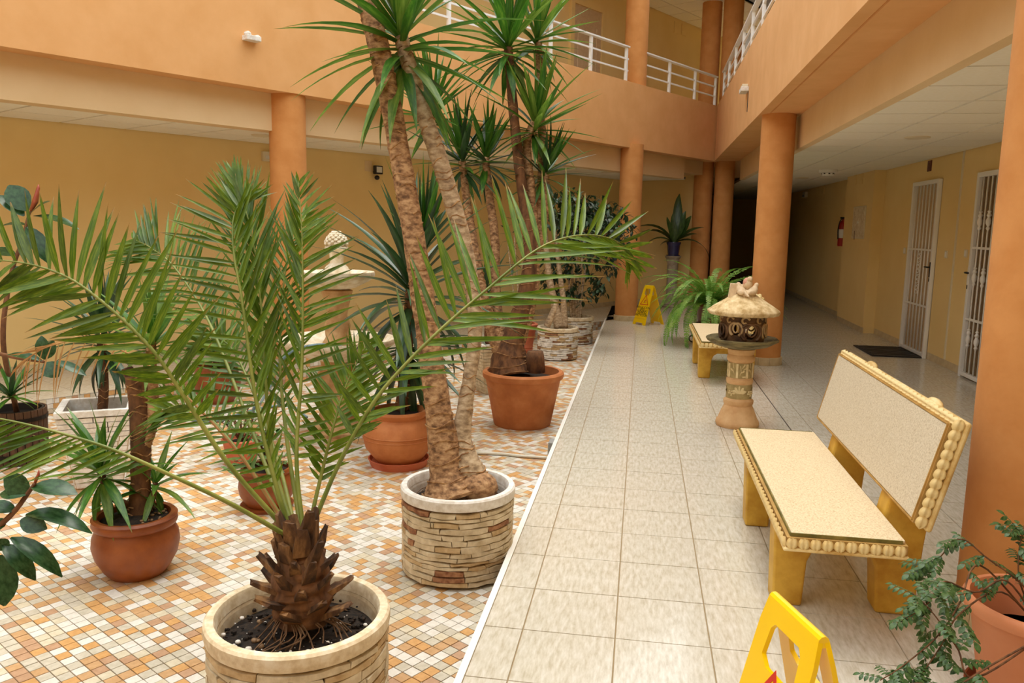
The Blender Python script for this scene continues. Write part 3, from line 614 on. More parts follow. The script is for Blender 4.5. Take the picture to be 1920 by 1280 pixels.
# ---------------------------------------------------------------- tall yucca in white-rimmed stone pot
b2 = G(858, 1105, Z_M); D2 = 3.79; p2 = V(859, 905, D2); R2 = 212*D2/1500/2
y1 = thing('potted_yucca', (p2.x, p2.y, Z_M), 'tall two-trunk yucca in white-rimmed stone-pattern pot beside the walkway step', 'potted yucca')
stone_pot(y1, R2, p2.z-Z_M, MT['stone_w'], 12, True, 14, 9, .12)
trunk(y1, [V(852, 925, D2), V(840, 880, D2), V(822, 770, D2), V(800, 610, D2), (V(775, 440, D2)), V(748, 280, D2), V(715, 110, D2), V(688, 0, D2), V(660, -140, D2), V(640, -300, D2)], [.17, .088, .062, .056, .052, .05, .05, .048, .045, .04], MT['bark'], 14, 'trunk', 60, .08)
trunk(y1, [V(890, 925, D2), V(878, 880, D2), V(866, 820, D2+.03), V(880, 710, D2+.06), V(891, 620, D2+.08), V(884, 530, D2+.1), V(862, 430, D2+.1), V(832, 325, D2+.1), V(800, 230, D2+.08), V(772, 140, D2+.05), V(752, 70, D2+.05)], [.1, .075, .046, .032, .034, .036, .042, .042, .04, .038, .034], MT['bark_p'], 12, 'trunk', 50, .08)
MB().ball(loc(y1, V(895, 912, D2-.04)), .1, 12, 8, (1, 1, .7)).build('bulb_base', MT['bark'], y1, True)
hp = V(748, 30, D2+.05)
rosette(y1, hp, (-.1, 0, 1), 70, .64, .06, [MT['yuc'], MT['yuc'], MT['yuc_l']], 41, el=(86, -48), droop=(.0, .42), spread=.24)
rosette(y1, V(640, -300, D2), (-.2, 0, 1), 20, .5, .055, [MT['yuc']], 42, el=(80, 10), droop=(.05, .3))
mb = MB()
for i in range(26):
    az = rr.uniform(0, 6.28); r1 = .1; r2 = R2*rr.uniform(.6, .84); c = Vector((0, 0, p2.z-Z_M-.07))
    mb.tube(spline([c+Vector((r1*math.cos(az), r1*math.sin(az), .04)), c+Vector((r2*.8*math.cos(az+.3), r2*.8*math.sin(az+.3), .035)), c+Vector((r2*math.cos(az+.5), r2*math.sin(az+.5), .004))], 6), .002, 4)
tag(mb.build('roots', MT['root'], y1), None, None, None, 'stuff')

# ---------------------------------------------------------------- multi-trunk yucca in big terracotta pot
D3 = 6.6; p3 = V(981, 694, D3); R3 = 153*D3/1500/2; H3 = p3.z-Z_M
y2 = thing('potted_yucca', (p3.x, p3.y, Z_M), 'branching yucca with many leaf heads in wide terracotta tub', 'potted yucca')
clay_pot(y2, [(0, 0), (R3*.68, 0), (R3*.71, .02), (R3*.9, H3*.78), (R3*.93, H3*.86), (R3*.98, H3*.88), (R3, H3*.92), (R3, H3*.97), (R3*.96, H3), (R3*.88, H3), (R3*.86, H3*.94), (R3*.8, H3*.8)], MT['terra'], R3*.84, H3-.06)
trunk(y2, [V(958, 700, D3), V(955, 670, D3), V(962, 635, D3), V(975, 590, D3), V(990, 530, D3), V(994, 460, D3), V(984, 390, D3), V(972, 300, D3), V(961, 190, D3), V(953, 90, D3)], [.19, .15, .1, .075, .065, .055, .045, .042, .04, .036], MT['bark_d'], 12, 'trunk', 40, .12)
trunk(y2, [V(968, 645, D3), V(994, 570, D3+.05), V(1003, 480, D3+.08), V(995, 360, D3+.08), V(988, 270, D3+.08), V(1003, 225, D3+.05)], [.07, .05, .042, .04, .036, .03], MT['bark'], 10, 'branch', 26)
trunk(y2, [V(945, 665, D3), V(925, 620, D3), V(905, 560, D3), V(890, 470, D3+.05), V(876, 380, D3+.1), V(866, 300, D3+.1)], [.085, .062, .055, .04, .034, .03], MT['bark'], 10, 'branch', 24)
trunk(y2, [V(940, 640, D3), V(930, 560, D3+.1), V(928, 450, D3+.1), V(918, 370, D3+.1), V(910, 295, D3+.1)], [.055, .042, .036, .034, .03], MT['bark'], 10, 'branch', 20)
trunk(y2, [V(905, 560, D3+.05), V(865, 430, D3+.2), V(825, 320, D3+.25), V(808, 215, D3+.25)], [.045, .034, .03, .026], MT['bark'], 8, 'branch', 16)
trunk(y2, [V(1003, 480, D3+.1), V(1016, 320, D3+.25), V(1014, 190, D3+.3), V(1010, 80, D3+.3)], [.04, .036, .034, .03], MT['bark'], 8, 'branch', 18)
trunk(y2, [V(1000, 500, D3+.1), V(1022, 400, D3+.15), V(1024, 325, D3+.15)], [.035, .03, .026], MT['bark'], 8, 'branch', 8)
MB().lathe([(.085, 0), (.075, .12), (.065, .17), (.03, .16)], 14, loc(y2, V(1003, 697, D3-.06))).build('cut_stump', MT['bark_d'], y2, True)
trunk(y2, [V(1025, 612, D3+.05), V(1035, 590, D3+.05), V(1042, 570, D3+.05)], [.03, .026, .018], MT['bark_p'], 8, 'cut_stub')
hd = [((953, 70), 0, 50, .68, .068, (0, 0, 1), [MT['yuc'], MT['yuc_l'], MT['yuc']]), ((1010, 62), .3, 40, .6, .062, (.25, 0, 1), [MT['yuc'], MT['yuc_l']]), ((1006, 225), .05, 44, .56, .056, (.15, 0, 1), [MT['yuc'], MT['yuc_l']]),
      ((866, 292), .1, 38, .52, .056, (-.1, 0, 1), [MT['yuc'], MT['yuc_d']]), ((911, 290), .1, 38, .48, .054, (0, 0, 1), [MT['yuc'], MT['yuc_d']]), ((808, 205), .25, 42, .6, .06, (-.1, 0, 1), [MT['yuc']]), ((1024, 318), .15, 34, .44, .046, (.3, 0, 1), [MT['yuc_d'], MT['yuc']])]
for k, ((x, y), dd, n, L, W, ax, ms) in enumerate(hd):
    rosette(y2, V(x, y, D3+dd), ax, n, L, W, ms, 60+k, el=(88, -42), droop=(.0, .3), spread=.16)

# ---------------------------------------------------------------- dark yucca in rounded terracotta jar with saucer
D4 = 5.5; p4 = V(748, 868, D4-.02); zz = 5.5/1500
y3 = thing('potted_yucca', (p4.x, p4.y, Z_M), 'dark strap-leaved yucca in rounded terracotta jar on a saucer', 'potted yucca')
clay_pot(y3, [(0, .035), (.15, .035), (.165, .05), (.225, .13), (.24, .19), (.235, .24), (.2, .31), (.175, .335), (.185, .35), (.195, .37), (.19, .385), (.17, .385), (.155, .36), (.16, .3)], MT['terra'], .165, .35)
autosmooth(MB().lathe([(0, 0), (.19, 0), (.205, .045), (.21, .05), (.2, .052), (.185, .03), (0, .03)], 40).build('saucer', MT['terra_r'], y3, True))
for z_ in (.2, .225): MB().lathe([(.2405-(.004 if z_ > .21 else 0), z_-.004), (.245, z_), (.2405-(.006 if z_ > .21 else 0), z_+.004)], 40).build('band', MT['terra'], y3, True)
trunk(y3, [V(752, 770, D4), V(760, 690, D4), V(768, 590, D4), V(772, 520, D4)], [.045, .04, .04, .035], MT['bark_d'], 10, 'trunk', 20)
rosette(y3, V(772, 520, D4), (0, 0, 1), 56, .78, .072, [MT['yuc_d']], 81, el=(86, -40), droop=(.05, .95), spread=.22)
rosette(y3, V(758, 650, D4), (-.1, -.1, .9), 34, .6, .065, [MT['yuc_d']], 82, el=(10, -74), droop=(.35, .7), spread=.14)
rosette(y3, V(790, 470, D4), (.2, 0, 1), 18, .6, .06, [MT['yuc_d'], MT['yuc']], 83, el=(88, 45), droop=(0, .2))

# ---------------------------------------------------------------- stump yucca in squat brown pot
D5 = 3.74; p5 = V(259, 1085, D5)
y4 = thing('potted_yucca', (p5.x, p5.y, Z_M), 'cut-back yucca stump with side shoots in squat glazed brown pot', 'potted yucca')
u = D5/1500
clay_pot(y4, [(0, 0), (48*u, 0), (52*u, .012), (58*u, .03), (71*u, .09), (76*u, .145), (74*u, .19), (68*u, .222), (67*u, .23), (72*u, .237), (74*u, .25), (72*u, .268), (74*u, .275), (70*u, .285), (62*u, .283), (60*u, .26), (60*u, .22)], MT['terra_d'], 60*u, .262)
trunk(y4, [V(256, 1000, D5), V(262, 940, D5), V(264, 850, D5), V(262, 760, D5), V(258, 705, D5)], [.055, .046, .044, .048, .055], MT['bark_d'], 12, 'trunk', 30)
trunk(y4, [V(252, 735, D5), V(244, 705, D5), V(238, 690, D5)], [.03, .026, .026], MT['bark_d'], 9, 'cut_stub')
trunk(y4, [V(272, 835, D5), V(284, 800, D5), V(287, 740, D5), V(283, 670, D5), (V(284, 640, D5))], [.028, .026, .026, .024, .02], MT['bark'], 9, 'branch', 14)
rosette(y4, V(190, 880, D5-.1), (-.1, -.05, 1), 38, .33, .042, [MT['yuc'], MT['yuc_l'], MT['yuc']], 91, el=(80, -62), droop=(.1, .7), spread=.12)
trunk(y4, [V(250, 950, D5), V(215, 935, D5-.06), V(195, 905, D5-.1), V(190, 875, D5-.1)], [.018, .016, .016, .014], MT['bark_d'], 8, 'branch')
rosette(y4, V(285, 640, D5), (.05, 0, 1), 30, .32, .046, [MT['yuc_l'], MT['yuc']], 92, el=(86, -20), droop=(.05, .5), spread=.1)
rosette(y4, V(292, 905, D5+.02), (.25, 0, 1), 20, .27, .034, [MT['yuc'], MT['yuc_l']], 93, el=(70, -55), droop=(.2, .7), spread=.1)
trunk(y4, [V(268, 985, D5), V(284, 945, D5), V(292, 905, D5)], [.014, .013, .012], MT['bark_d'], 8, 'branch')
MB_ = random.Random(4)
for i in range(26):
    az = MB_.uniform(-.8, 1.6); r_ = MB_.uniform(.07, .14); MB().ball((r_*math.cos(az), r_*math.sin(az), .272), MB_.uniform(.006, .011), 6, 4, (1, .8, .6)).build('pebble', MT['pebble_b'], y4, True)

# ---------------------------------------------------------------- round ochre pot with succulent, behind the palm
p6 = G(486, 960, Z_M); y5 = thing('potted_succulent', (p6[0], p6[1]+.1, Z_M), 'bushy green succulent in small round ochre pot behind the palm', 'potted plant')
clay_pot(y5, [(0, .0), (.1, .0), (.11, .015), (.15, .08), (.158, .13), (.15, .18), (.135, .205), (.145, .22), (.14, .235), (.125, .235), (.12, .2)], MT['terra_d'], .125, .215, 36)
autosmooth(MB().lathe([(0, -.0), (.14, .0), (.15, .02), (.14, .02), (0, .008)], 30).build('saucer', MT['terra_d'], y5, True))
rr = random.Random(31); sl = MB().blade(1, 1, .5, 4, .06, 'leaf').mesh('leaf', MT['jade'], True)
for i in range(26):
    az = rr.uniform(0, 6.28); r_ = rr.uniform(.02, .22); h_ = rr.uniform(.28, .52)
    P = spline([(0, 0, .2), (r_*.4*math.cos(az), r_*.4*math.sin(az), .2+(h_-.2)*.6), (r_*math.cos(az), r_*math.sin(az), h_-.02*r_*10)], 8)
    st = MB().tube(P, .004, 5).build('stem', MT['rub_s'], y5, True)
    for k in range(3, 8):
        for q in range(2):
            a2 = rr.uniform(0, 6.28); d = Vector((math.cos(a2), math.sin(a2), rr.uniform(-.1, .6))); ln = rr.uniform(.035, .06)
            link('leaf', sl, st, frame(P[k], d, (0, 0, 1), ln, ln*.42, ln))

# ---------------------------------------------------------------- tapered square planters
def square_planter(root, half_t, half_b, H, mt, rz, rows=14):
    Mr = Matrix.Rotation(rz, 3, 'Z'); m = MB(); sq = lambda r_, z: [Mr @ Vector((sx*r_, sy*r_, z)) for sx, sy in ((-1, -1), (1, -1), (1, 1), (-1, 1))]
    L = [sq(half_b, 0), sq(half_b+(half_t-half_b)*.72, (H-.03)*.72)]; m.hexa(L[0], L[1]); m.build('planter_body', MT['stone_b'], root)
    rim = MB(); vs = sq(half_t+.012, H-.035)+sq(half_t+.012, H)+sq(half_t-.03, H)+sq(half_t-.04, H-.12); fs = []
    for b_ in (0, 4, 8): fs += [(b_+i, b_+(i+1) % 4, b_+4+(i+1) % 4, b_+4+i) for i in range(4)]
    rim.add(vs, fs); rim.build('rim', MT['stone_w'], root)
    so = sq(half_t-.035, H-.1); MB().add(so, [(0, 1, 2, 3)]).build('soil', MT['soil'], root)
    r2 = random.Random(int(H*1000)); mb_ = MB()
    for si in range(4):
        for k in range(rows):
            z0 = .01+(H-.05)*k/rows; z1 = .01+(H-.05)*(k+1)/rows-.004
            x = -1.0
            while x < .98:
                x1 = min(1.0, x+r2.uniform(.8, 2.2)); hb0 = half_b+(half_t-half_b)*z0/(H-.03); hb1 = half_b+(half_t-half_b)*z1/(H-.03); pr = r2.uniform(.003, .009)
                R_ = Matrix.Rotation(rz+si*math.pi/2, 3, 'Z')
                mb_.hexa([R_ @ Vector(p) for p in ((x*hb0+.004, -hb0-pr, z0), (x1*hb0-.002, -hb0-pr, z0), (x1*hb0-.002, -hb0+.01, z0), (x*hb0+.004, -hb0+.01, z0))], [R_ @ Vector(p) for p in ((x*hb1+.004, -hb1-pr, z1), (x1*hb1-.002, -hb1-pr, z1), (x1*hb1-.002, -hb1+.01, z1), (x*hb1+.004, -hb1+.01, z1))])
                x = x1
    tag(mb_.build('relief_slats', mt, root), None, None, None, 'stuff')
D7 = 4.95; p7 = V(180, 775, D7); c7 = G(190, 905, Z_M)
y6 = thing('potted_yucca', (V(185, 800, D7).x, V(185, 800, D7).y, Z_M), 'dark yucca in tapered white square planter by the rear step', 'potted yucca')
H7 = V(178, 755, D7).z-Z_M
square_planter(y6, .2, .125, H7, MT['stone_w'], .55)
trunk(y6, [V(192, 770, D7), V(194, 720, D7), V(190, 640, D7)], [.03, .03, .026], MT['bark_d'], 9, 'trunk', 8)
rosette(y6, V(190, 625, D7), (0, 0, 1), 44, .44, .05, [MT['yuc_d']], 101, el=(86, -50), droop=(.05, .9), spread=.2)
D8 = 7.9; p8 = V(926, 640, D8)
y7 = thing('potted_yucca', (p8.x, p8.y, Z_M), 'slim yucca in cream square planter behind the terracotta tub', 'potted yucca')
square_planter(y7, .2, .15, p8.z-Z_M, MT['stone_a'], .6)
trunk(y7, [V(917, 650, D8), V(915, 600, D8), V(913, 560, D8)], [.045, .04, .035], MT['bark_d'], 8, 'trunk', 8)
rosette(y7, V(913, 545, D8), (-.1, 0, 1), 26, .46, .045, [MT['yuc_d'], MT['yuc']], 111, el=(86, -10), droop=(.05, .6), spread=.1)
# ---------------------------------------------------------------- red clay pot at the back
D9 = 10.4; p9 = V(976, 605, D9); y8 = thing('potted_shrub', (p9.x, p9.y, Z_M), 'ringed red clay pot with thin bare branches at the back', 'potted plant')
H9 = p9.z-Z_M; clay_pot(y8, [(0, 0), (.15, 0), (.16, .03), (.172, .045), (.16, .06), (.172, .075), (.165, .09), (.2, H9*.75), (.215, H9*.8), (.205, H9*.84), (.225, H9*.92), (.23, H9*.97), (.21, H9), (.19, H9), (.185, H9*.85)], MT['terra_r'], .19, H9-.04, 36)
rr = random.Random(77); lv = MB().blade(1, 1, .4, 4, .06, 'leaf').mesh('leaf', MT['ficus'], True)
for i in range(4):
    st = trunk(y8, [V(970+i*4, 610, D9), V(962+i*9, 540, D9), V(950+i*14, 440, D9)], [.014, .011, .006], MT['bark_p'], 6, 'stem')
    for k in range(12):
        a2 = rr.uniform(0, 6.28); q = V(950+i*14+rr.uniform(-14, 14), 440+rr.uniform(-40, 70), D9); link('leaf', lv, y8, frame(loc(y8, q), (math.cos(a2), math.sin(a2), rr.uniform(-.6, .3)), (0, 0, 1), .11, .04, .11))

# ---------------------------------------------------------------- ficus trees in stone pots
def ficus(root, stems, crown, nl, seedv, sz, D, mt='ficus', barkm='bark_p'):
    rr = random.Random(seedv); lv = MB().blade(1, 1, .45, 4, .08, 'leaf').mesh('leaf', MT[mt], True); tips = []
    for pts, rad in stems: trunk(root, [V(x, y, D+dd) for x, y, dd in pts], rad, MT[barkm], 8, 'stem', 0)
    jm = MB(); tw = MB()
    for (cx_, cy_, rx, ry, n) in crown:
        for k in range(n):
            a = rr.uniform(0, 6.28); e = math.sqrt(rr.random()); x = cx_+rx*e*math.cos(a); y = cy_+ry*e*math.sin(a); dd = rr.uniform(-1, 1)*rx*D/1500*.8
            p = loc(root, V(x, y, D+dd)); b = p+Vector((rr.uniform(-.06, .06), rr.uniform(-.06, .06), rr.uniform(.02, .08)))
            tw.tube([p, (p+loc(root, V(cx_, cy_+ry*.4, D)))/2+Vector((0, 0, rr.uniform(-.03, .05)))], .002, 3)
            for q in range(nl):
                a2 = rr.uniform(0, 6.28); d = Vector((math.cos(a2), math.sin(a2), rr.uniform(-1.1, .2))); ln = sz*rr.uniform(.7, 1.15); pp_ = p+Vector((rr.uniform(-1, 1), rr.uniform(-1, 1), rr.uniform(-1, 1)))*sz*.7
                M = frame(pp_, d, (0, 0, 1), ln, ln*.4, ln); jm.add([M @ v.co for v in lv.vertices], [tuple(f.vertices) for f in lv.polygons])
    tag(jm.build('foliage', MT[mt], root, True), None, None, None, 'stuff'); tag(tw.build('twigs', MT['bark_d'], root), None, None, None, 'stuff')
DA = 9.95; pA = V(1046, 612, DA); y9 = thing('potted_ficus', (pA.x, pA.y, Z_M), 'pale two-stemmed ficus in whitewashed brick-pattern round pot', 'potted ficus')
stone_pot(y9, .254, pA.z-Z_M, MT['stone_c'], 13, False, 14, 12, .2)
ficus(y9, [([(1050, 615, 0), (1040, 570, 0), (1030, 520, 0), (1022, 440, 0), (1015, 350, .1)], [.075, .05, .042, .035, .02]), ([(1058, 615, 0), (1056, 560, 0), (1048, 500, .05), (1040, 420, .1)], [.05, .036, .03, .02])], [(1075, 400, 45, 40, 36), (1110, 440, 55, 45, 46), (1040, 385, 40, 30, 26), (1150, 455, 30, 40, 20)], 7, 131, .11, DA)
DB = 11.35; pB = V(1078, 592, DB); y10 = thing('potted_ficus', (pB.x, pB.y, Z_M), 'many-stemmed dark-leaved ficus in grey stone-pattern pot near the far column', 'potted ficus')
stone_pot(y10, .265, pB.z-Z_M, MT['stone_c'], 14, False, 14, 12, .12)
ficus(y10, [([(1072+i*4, 598, 0), (1068+i*6, 540, 0), (1060+i*11, 470, 0), (1055+i*14, 410, 0)], [.022, .018, .014, .008]) for i in range(5)], [(1100, 545, 36, 22, 16), (1040, 500, 40, 35, 18), (1120, 480, 40, 40, 22), (1085, 420, 60, 40, 34), (1120, 395, 40, 30, 20), (1060, 530, 20, 30, 12), (1150, 430, 35, 45, 24)], 7, 132, .13, DB)

# ---------------------------------------------------------------- rubber plants at the left edge
RUB = MB().blade(1, 1, .35, 6, .1, 'leaf').mesh('leaf', MT['rub'], True); RUB2 = MB().blade(1, 1, .9, 6, .1, 'leaf').mesh('leaf', MT['rub'], True)
def rubber_leaf(root, b, t, wpx, D, up=None, dz=0.0, me=RUB):
    p = V(b[0], b[1], D); q = V(t[0], t[1], D+dz); L = (q-p).length; bend = .93 if me is RUB else .75
    zh = Vector(up) if up is not None else Vector((0, -.6, 1)); MB
    d = (q-p).normalized(); z = (zh-d*zh.dot(d)).normalized(); d2 = (d+z*(.22 if me is RUB else .5)).normalized()
    link('leaf', me, root, frame(loc(root, p), d2, zh, L/bend, wpx*D/1500, L/bend))
DR = 2.75; rp0 = G(-190, 1190, Z_M)
rb = thing('potted_rubber_plant', (rp0[0], rp0[1], Z_M), 'glossy rubber plant leaning in from the lower left edge', 'rubber plant')
clay_pot(rb, [(0, 0), (.13, 0), (.14, .02), (.18, .22), (.2, .25), (.2, .3), (.185, .3), (.17, .24)], MT['terra'], .17, .25)
trunk(rb, [Vector((rp0[0], rp0[1], .1)), V(-60, 1040, DR), V(0, 985, DR), V(30, 955, DR), V(52, 925, DR), V(66, 905, DR)], [.016, .013, .01, .009, .008, .006], MT['rub_s'], 8, 'stem')
for b, t, wp, up, me in (((57, 920), (10, 897), 42, (.3, -1, .3), RUB), ((58, 912), (140, 925), 44, (0, -.4, 1), RUB), ((55, 925), (3, 925), 40, (0, -.5, 1), RUB), ((48, 965), (146, 985), 34, (0, -.5, 1), RUB2), ((38, 975), (85, 990), 36, (0, -.8, .6), RUB), ((20, 1008), (98, 1062), 34, (0, -.5, 1), RUB2), ((5, 1020), (55, 1072), 34, (0, -.5, 1), RUB2), ((0, 1040), (8, 1130), 60, (.5, -1, .2), RUB), ((10, 985), (-20, 990), 40, (0, -.5, 1), RUB), ((30, 958), (-30, 950), 36, (0, -.4, 1), RUB), ((0, 1010), (12, 1030), 30, (0, -1, .4), RUB)):
    rubber_leaf(rb, b, t, wp, DR, up, 0, me)
MB().tube([loc(rb, V(66, 905, DR)), loc(rb, V(68, 898, DR)), loc(rb, V(72, 890, DR)), loc(rb, V(73, 880, DR))], [.004, .006, .005, .001], 6).build('bud_sheath', MT['sheath'], rb, True)
DS = 5.2; sp0 = G(12, 872, Z_M)
rc = thing('potted_rubber_plant', (sp0[0], sp0[1]+.12, Z_M), 'tall rubber plant in dark wooden barrel at the left edge', 'rubber plant')
HB = V(20, 775, DS).z-Z_M
autosmooth(MB().lathe([(0, 0), (.15, 0), (.165, .06), (.175, .2), (.168, HB), (.15, HB), (.15, HB-.06)], 24).build('barrel_body', MT['dark'], rc, True))
st = MB().hexa([(.145, -.019, 0), (.172, -.019, 0), (.172, .019, 0), (.145, .019, 0)], [(.16, -.021, HB), (.178, -.021, HB), (.178, .021, HB), (.16, .021, HB)]).mesh('stave', MT['barrel'])
for i in range(24): link('stave', st, rc, Matrix.Rotation(i*2*math.pi/24, 4, 'Z'))
for z_ in (.05, HB-.07): MB().lathe([(.178, z_), (.184, z_), (.184, z_+.025), (.178, z_+.025)], 24).build('hoop', MT['iron'], rc)
MB().lathe([(0, HB-.05), (.155, HB-.05)], 20).build('soil', MT['soil'], rc)
trunk(rc, [Vector((sp0[0], sp0[1]+.12, .2)), V(6, 640, DS), V(20, 520, DS), V(42, 450, DS), V(52, 410, DS), V(58, 395, DS)], [.018, .016, .014, .011, .009, .006], MT['rub_s'], 8, 'stem')
trunk(rc, [V(0, 690, DS-.3), V(-20, 662, DS-.4), V(40, 672, DS-.6), V(82, 678, DS-.7)], [.014, .012, .011, .008], MT['rub_s'], 8, 'stem')
for b, t, wp, up in (((52, 395), (18, 350), 44, (.6, -1, .4)), ((58, 400), (92, 378), 34, (0, -.3, 1)), ((62, 405), (143, 428), 26, (0, -.3, 1)), ((45, 405), (0, 368), 30, (.3, -.6, .8)), ((50, 422), (0, 425), 22, (0, -.3, 1)), ((50, 424), (90, 490), 34, (.6, -.6, .7)), ((30, 480), (-20, 470), 30, (0, -.5, 1)), ((25, 500), (70, 540), 30, (0, -.8, .7))):
    rubber_leaf(rc, b, t, wp, DS, up)
for b, t, wp, up in (((80, 677), (18, 665), 17, (0, -.6, 1)), ((84, 674), (78, 632), 26, (.5, -1, .2)), ((88, 672), (100, 640), 22, (.5, -1, .2)), ((84, 680), (108, 705), 34, (0, -.7, .8)), ((100, 678), (158, 702), 20, (0, -.6, 1))):
    rubber_leaf(rc, b, t, wp, DS-.7, up)
MB().tube([loc(rc, V(58, 395, DS)), loc(rc, V(66, 378, DS)), loc(rc, V(72, 352, DS)), loc(rc, V(72, 345, DS))], [.01, .018, .01, .001], 6).build('bud_sheath', MT['sheath'], rc, True)
rosette(rc, V(20, 740, DS), (.1, 0, 1), 22, .32, .035, [MT['yuc_d'], MT['yuc']], 141, el=(70, -10), droop=(.1, .6), name='shoot_leaf')
# shrub pots half hidden behind the palm fronds
p12 = G(408, 752, Z_M); y12 = thing('potted_shrub', (p12[0], p12[1], Z_M), 'leafy shrub in orange clay pot half hidden behind palm fronds', 'potted plant')
clay_pot(y12, [(0, 0), (.14, 0), (.2, .12), (.21, .2), (.18, .3), (.19, .33), (.16, .33), (.15, .28)], MT['terra_d'], .16, .29)
rosette(y12, (p12[0], p12[1], Z_M+.45), (0, 0, 1), 34, .45, .05, [MT['yuc'], MT['yuc_l']], 151, el=(88, -30), droop=(.1, .7), spread=.15)
trunk(y12, [(p12[0], p12[1], Z_M+.28), (p12[0], p12[1], Z_M+.4), (p12[0], p12[1], Z_M+.46)], [.03, .028, .02], MT['bark_d'], 8, 'trunk')
p13 = G(440, 876, Z_M); y13 = thing('potted_shrub', (p13[0], p13[1]+.1, Z_M), 'low spreading jade shrub in small orange pot left of the fountain', 'potted plant')
clay_pot(y13, [(0, 0), (.09, 0), (.12, .15), (.13, .17), (.12, .18), (.105, .15)], MT['terra_r'], .11, .15, 28)
rr = random.Random(55)
for i in range(20):
    az = rr.uniform(0, 6.28); r_ = rr.uniform(.05, .28); P = spline([(0, 0, .14), (r_*.5*math.cos(az), r_*.5*math.sin(az), rr.uniform(.25, .35)), (r_*math.cos(az), r_*math.sin(az), rr.uniform(.12, .42))], 8)
    st = MB().tube(P, .004, 5).build('stem', MT['rub_s'], y13, True)
    for k in range(3, 8):
        for q in range(2):
            a2 = rr.uniform(0, 6.28); ln = rr.uniform(.03, .05); link('leaf', sl, st, frame(P[k], (math.cos(a2), math.sin(a2), rr.uniform(-.2, .6)), (0, 0, 1), ln, ln*.45, ln))

# ================================================================== FOUNTAIN, HOSE
fb = G(640, 812, Z_M); ft = thing('tiered_fountain', (fb[0]-.04, fb[1]+.05, Z_M), 'weathered two-basin stone fountain with pine cone top behind the palm', 'fountain')
autosmooth(MB().lathe([(0, 0), (.24, 0), (.25, .03), (.22, .06), (.17, .1), (.155, .16), (.16, .34), (.2, .42), (.17, .46), (.13, .5), (.15, .6)], 8).build('pedestal', MT['font_b'], ft), 20)
def basin(z, R, dp, name, lob):
    pr = [(R*.18, z-dp), (R*.5, z-dp*.8), (R*.82, z-dp*.4), (R*.97, z-.02), (R, z), (R*.985, z+.025), (R*.93, z+.02), (R*.85, z-.02), (R*.55, z-dp*.55), (0.01, z-dp*.65)]
    o = MB().lathe(pr, 72, (0, 0, 0), 0, lambda th, i: 1+(.025*abs(math.sin(lob*th/2)) if 2 <= i <= 6 else 0)).build(name, MT['font'], ft, True); return autosmooth(o, 50)
fz = lambda y: at_depth_of(622, y, Vector((fb[0], fb[1]+.05, Z_M))).z-Z_M
z1_, z2_ = fz(635), fz(512)
basin(z1_, .44, .16, 'lower_basin', 22); basin(z2_, .285, .12, 'upper_basin', 18)
autosmooth(MB().lathe([(.14, z1_-.12), (.13, z1_-.04), (.09, z1_+.03), (.1, z1_+.12), (.075, z1_+.2), (.085, z1_+.26), (.12, z2_-.12), (.07, z2_-.1)], 16).build('upper_stem', MT['font_b'], ft, True), 40)
autosmooth(MB().lathe([(.12, z2_-.07), (.1, z2_+.02), (.085, z2_+.06), (.05, z2_+.09), (.055, z2_+.17), (.09, z2_+.2), (.085, z2_+.215), (.04, z2_+.22)], 20).build('top_stem', MT['font'], ft, True), 40)
mb = MB(); ztop = z2_+.215
for k in range(7):
    for j in range(10):
        th = 2*math.pi*(j+.5*(k % 2))/10; rr_ = .078*math.cos(k/7*1.45); mb.ball((rr_*math.cos(th), rr_*math.sin(th), ztop+.02+.014*k), .018, 6, 4, (1, 1, .8))
mb.lathe([(.075, ztop), (.07, ztop+.05), (.04, ztop+.1), (.0, ztop+.12)], 16); mb.build('pine_cone_finial', MT['font'], ft, True)
hz = Z_M+.012; hp_ = [G(285, 772, hz), G(340, 782, hz), G(400, 790, hz), G(470, 770, hz), G(540, 760, hz), G(575, 782, hz)]
hp_ = [Vector(p) for p in hp_]
tag(MB().tube(spline(hp_, 50), .012, 8).build('garden_hose', MT['hose'], None, True), 'grey-blue garden hose lying across the mosaic behind the palm', 'hose')
tip = [Vector(G(512, 716, hz))]+[Vector(ft.matrix_basis.translation)+Vector(q) for q in ((-.52, -.38, .2), (-.4, -.46, .42), (-.22, -.44, z1_-.06), (0, -.455, z1_+.03), (.15, -.3, z1_+.0), (.25, -.22, z1_-.04))]
tag(MB().tube(spline(tip, 40), .012, 8).build('garden_hose', MT['hose'], None, True), 'grey-blue hose draped up over the lower fountain basin', 'hose')
pa, pb = Vector(G(893, 849, Z_M+.012)), Vector(G(1028, 858, Z_M+.012))
tag(MB().tube(spline([pa, pa.lerp(pb, .33)+Vector((0, .02, 0)), pa.lerp(pb, .66), pb], 16), .011, 8).build('water_pipe', MT['pipe'], None, True), 'thin pale pipe lying on the mosaic beside the walkway step', 'pipe')
ob = Vector(G(1033, 856, Z_M)); outlet = thing('outlet_box', (-.575, ob.y, Z_M), 'small grey utility box fixed to the walkway step', 'utility box')
bev(MB().box(-.022, .022, -.06, .06, .0, .12).build('box_body', MT['grey'], outlet)); MB().box(-.026, -.02, -.045, .045, .02, .1).build('cover', MT['plas'], outlet)

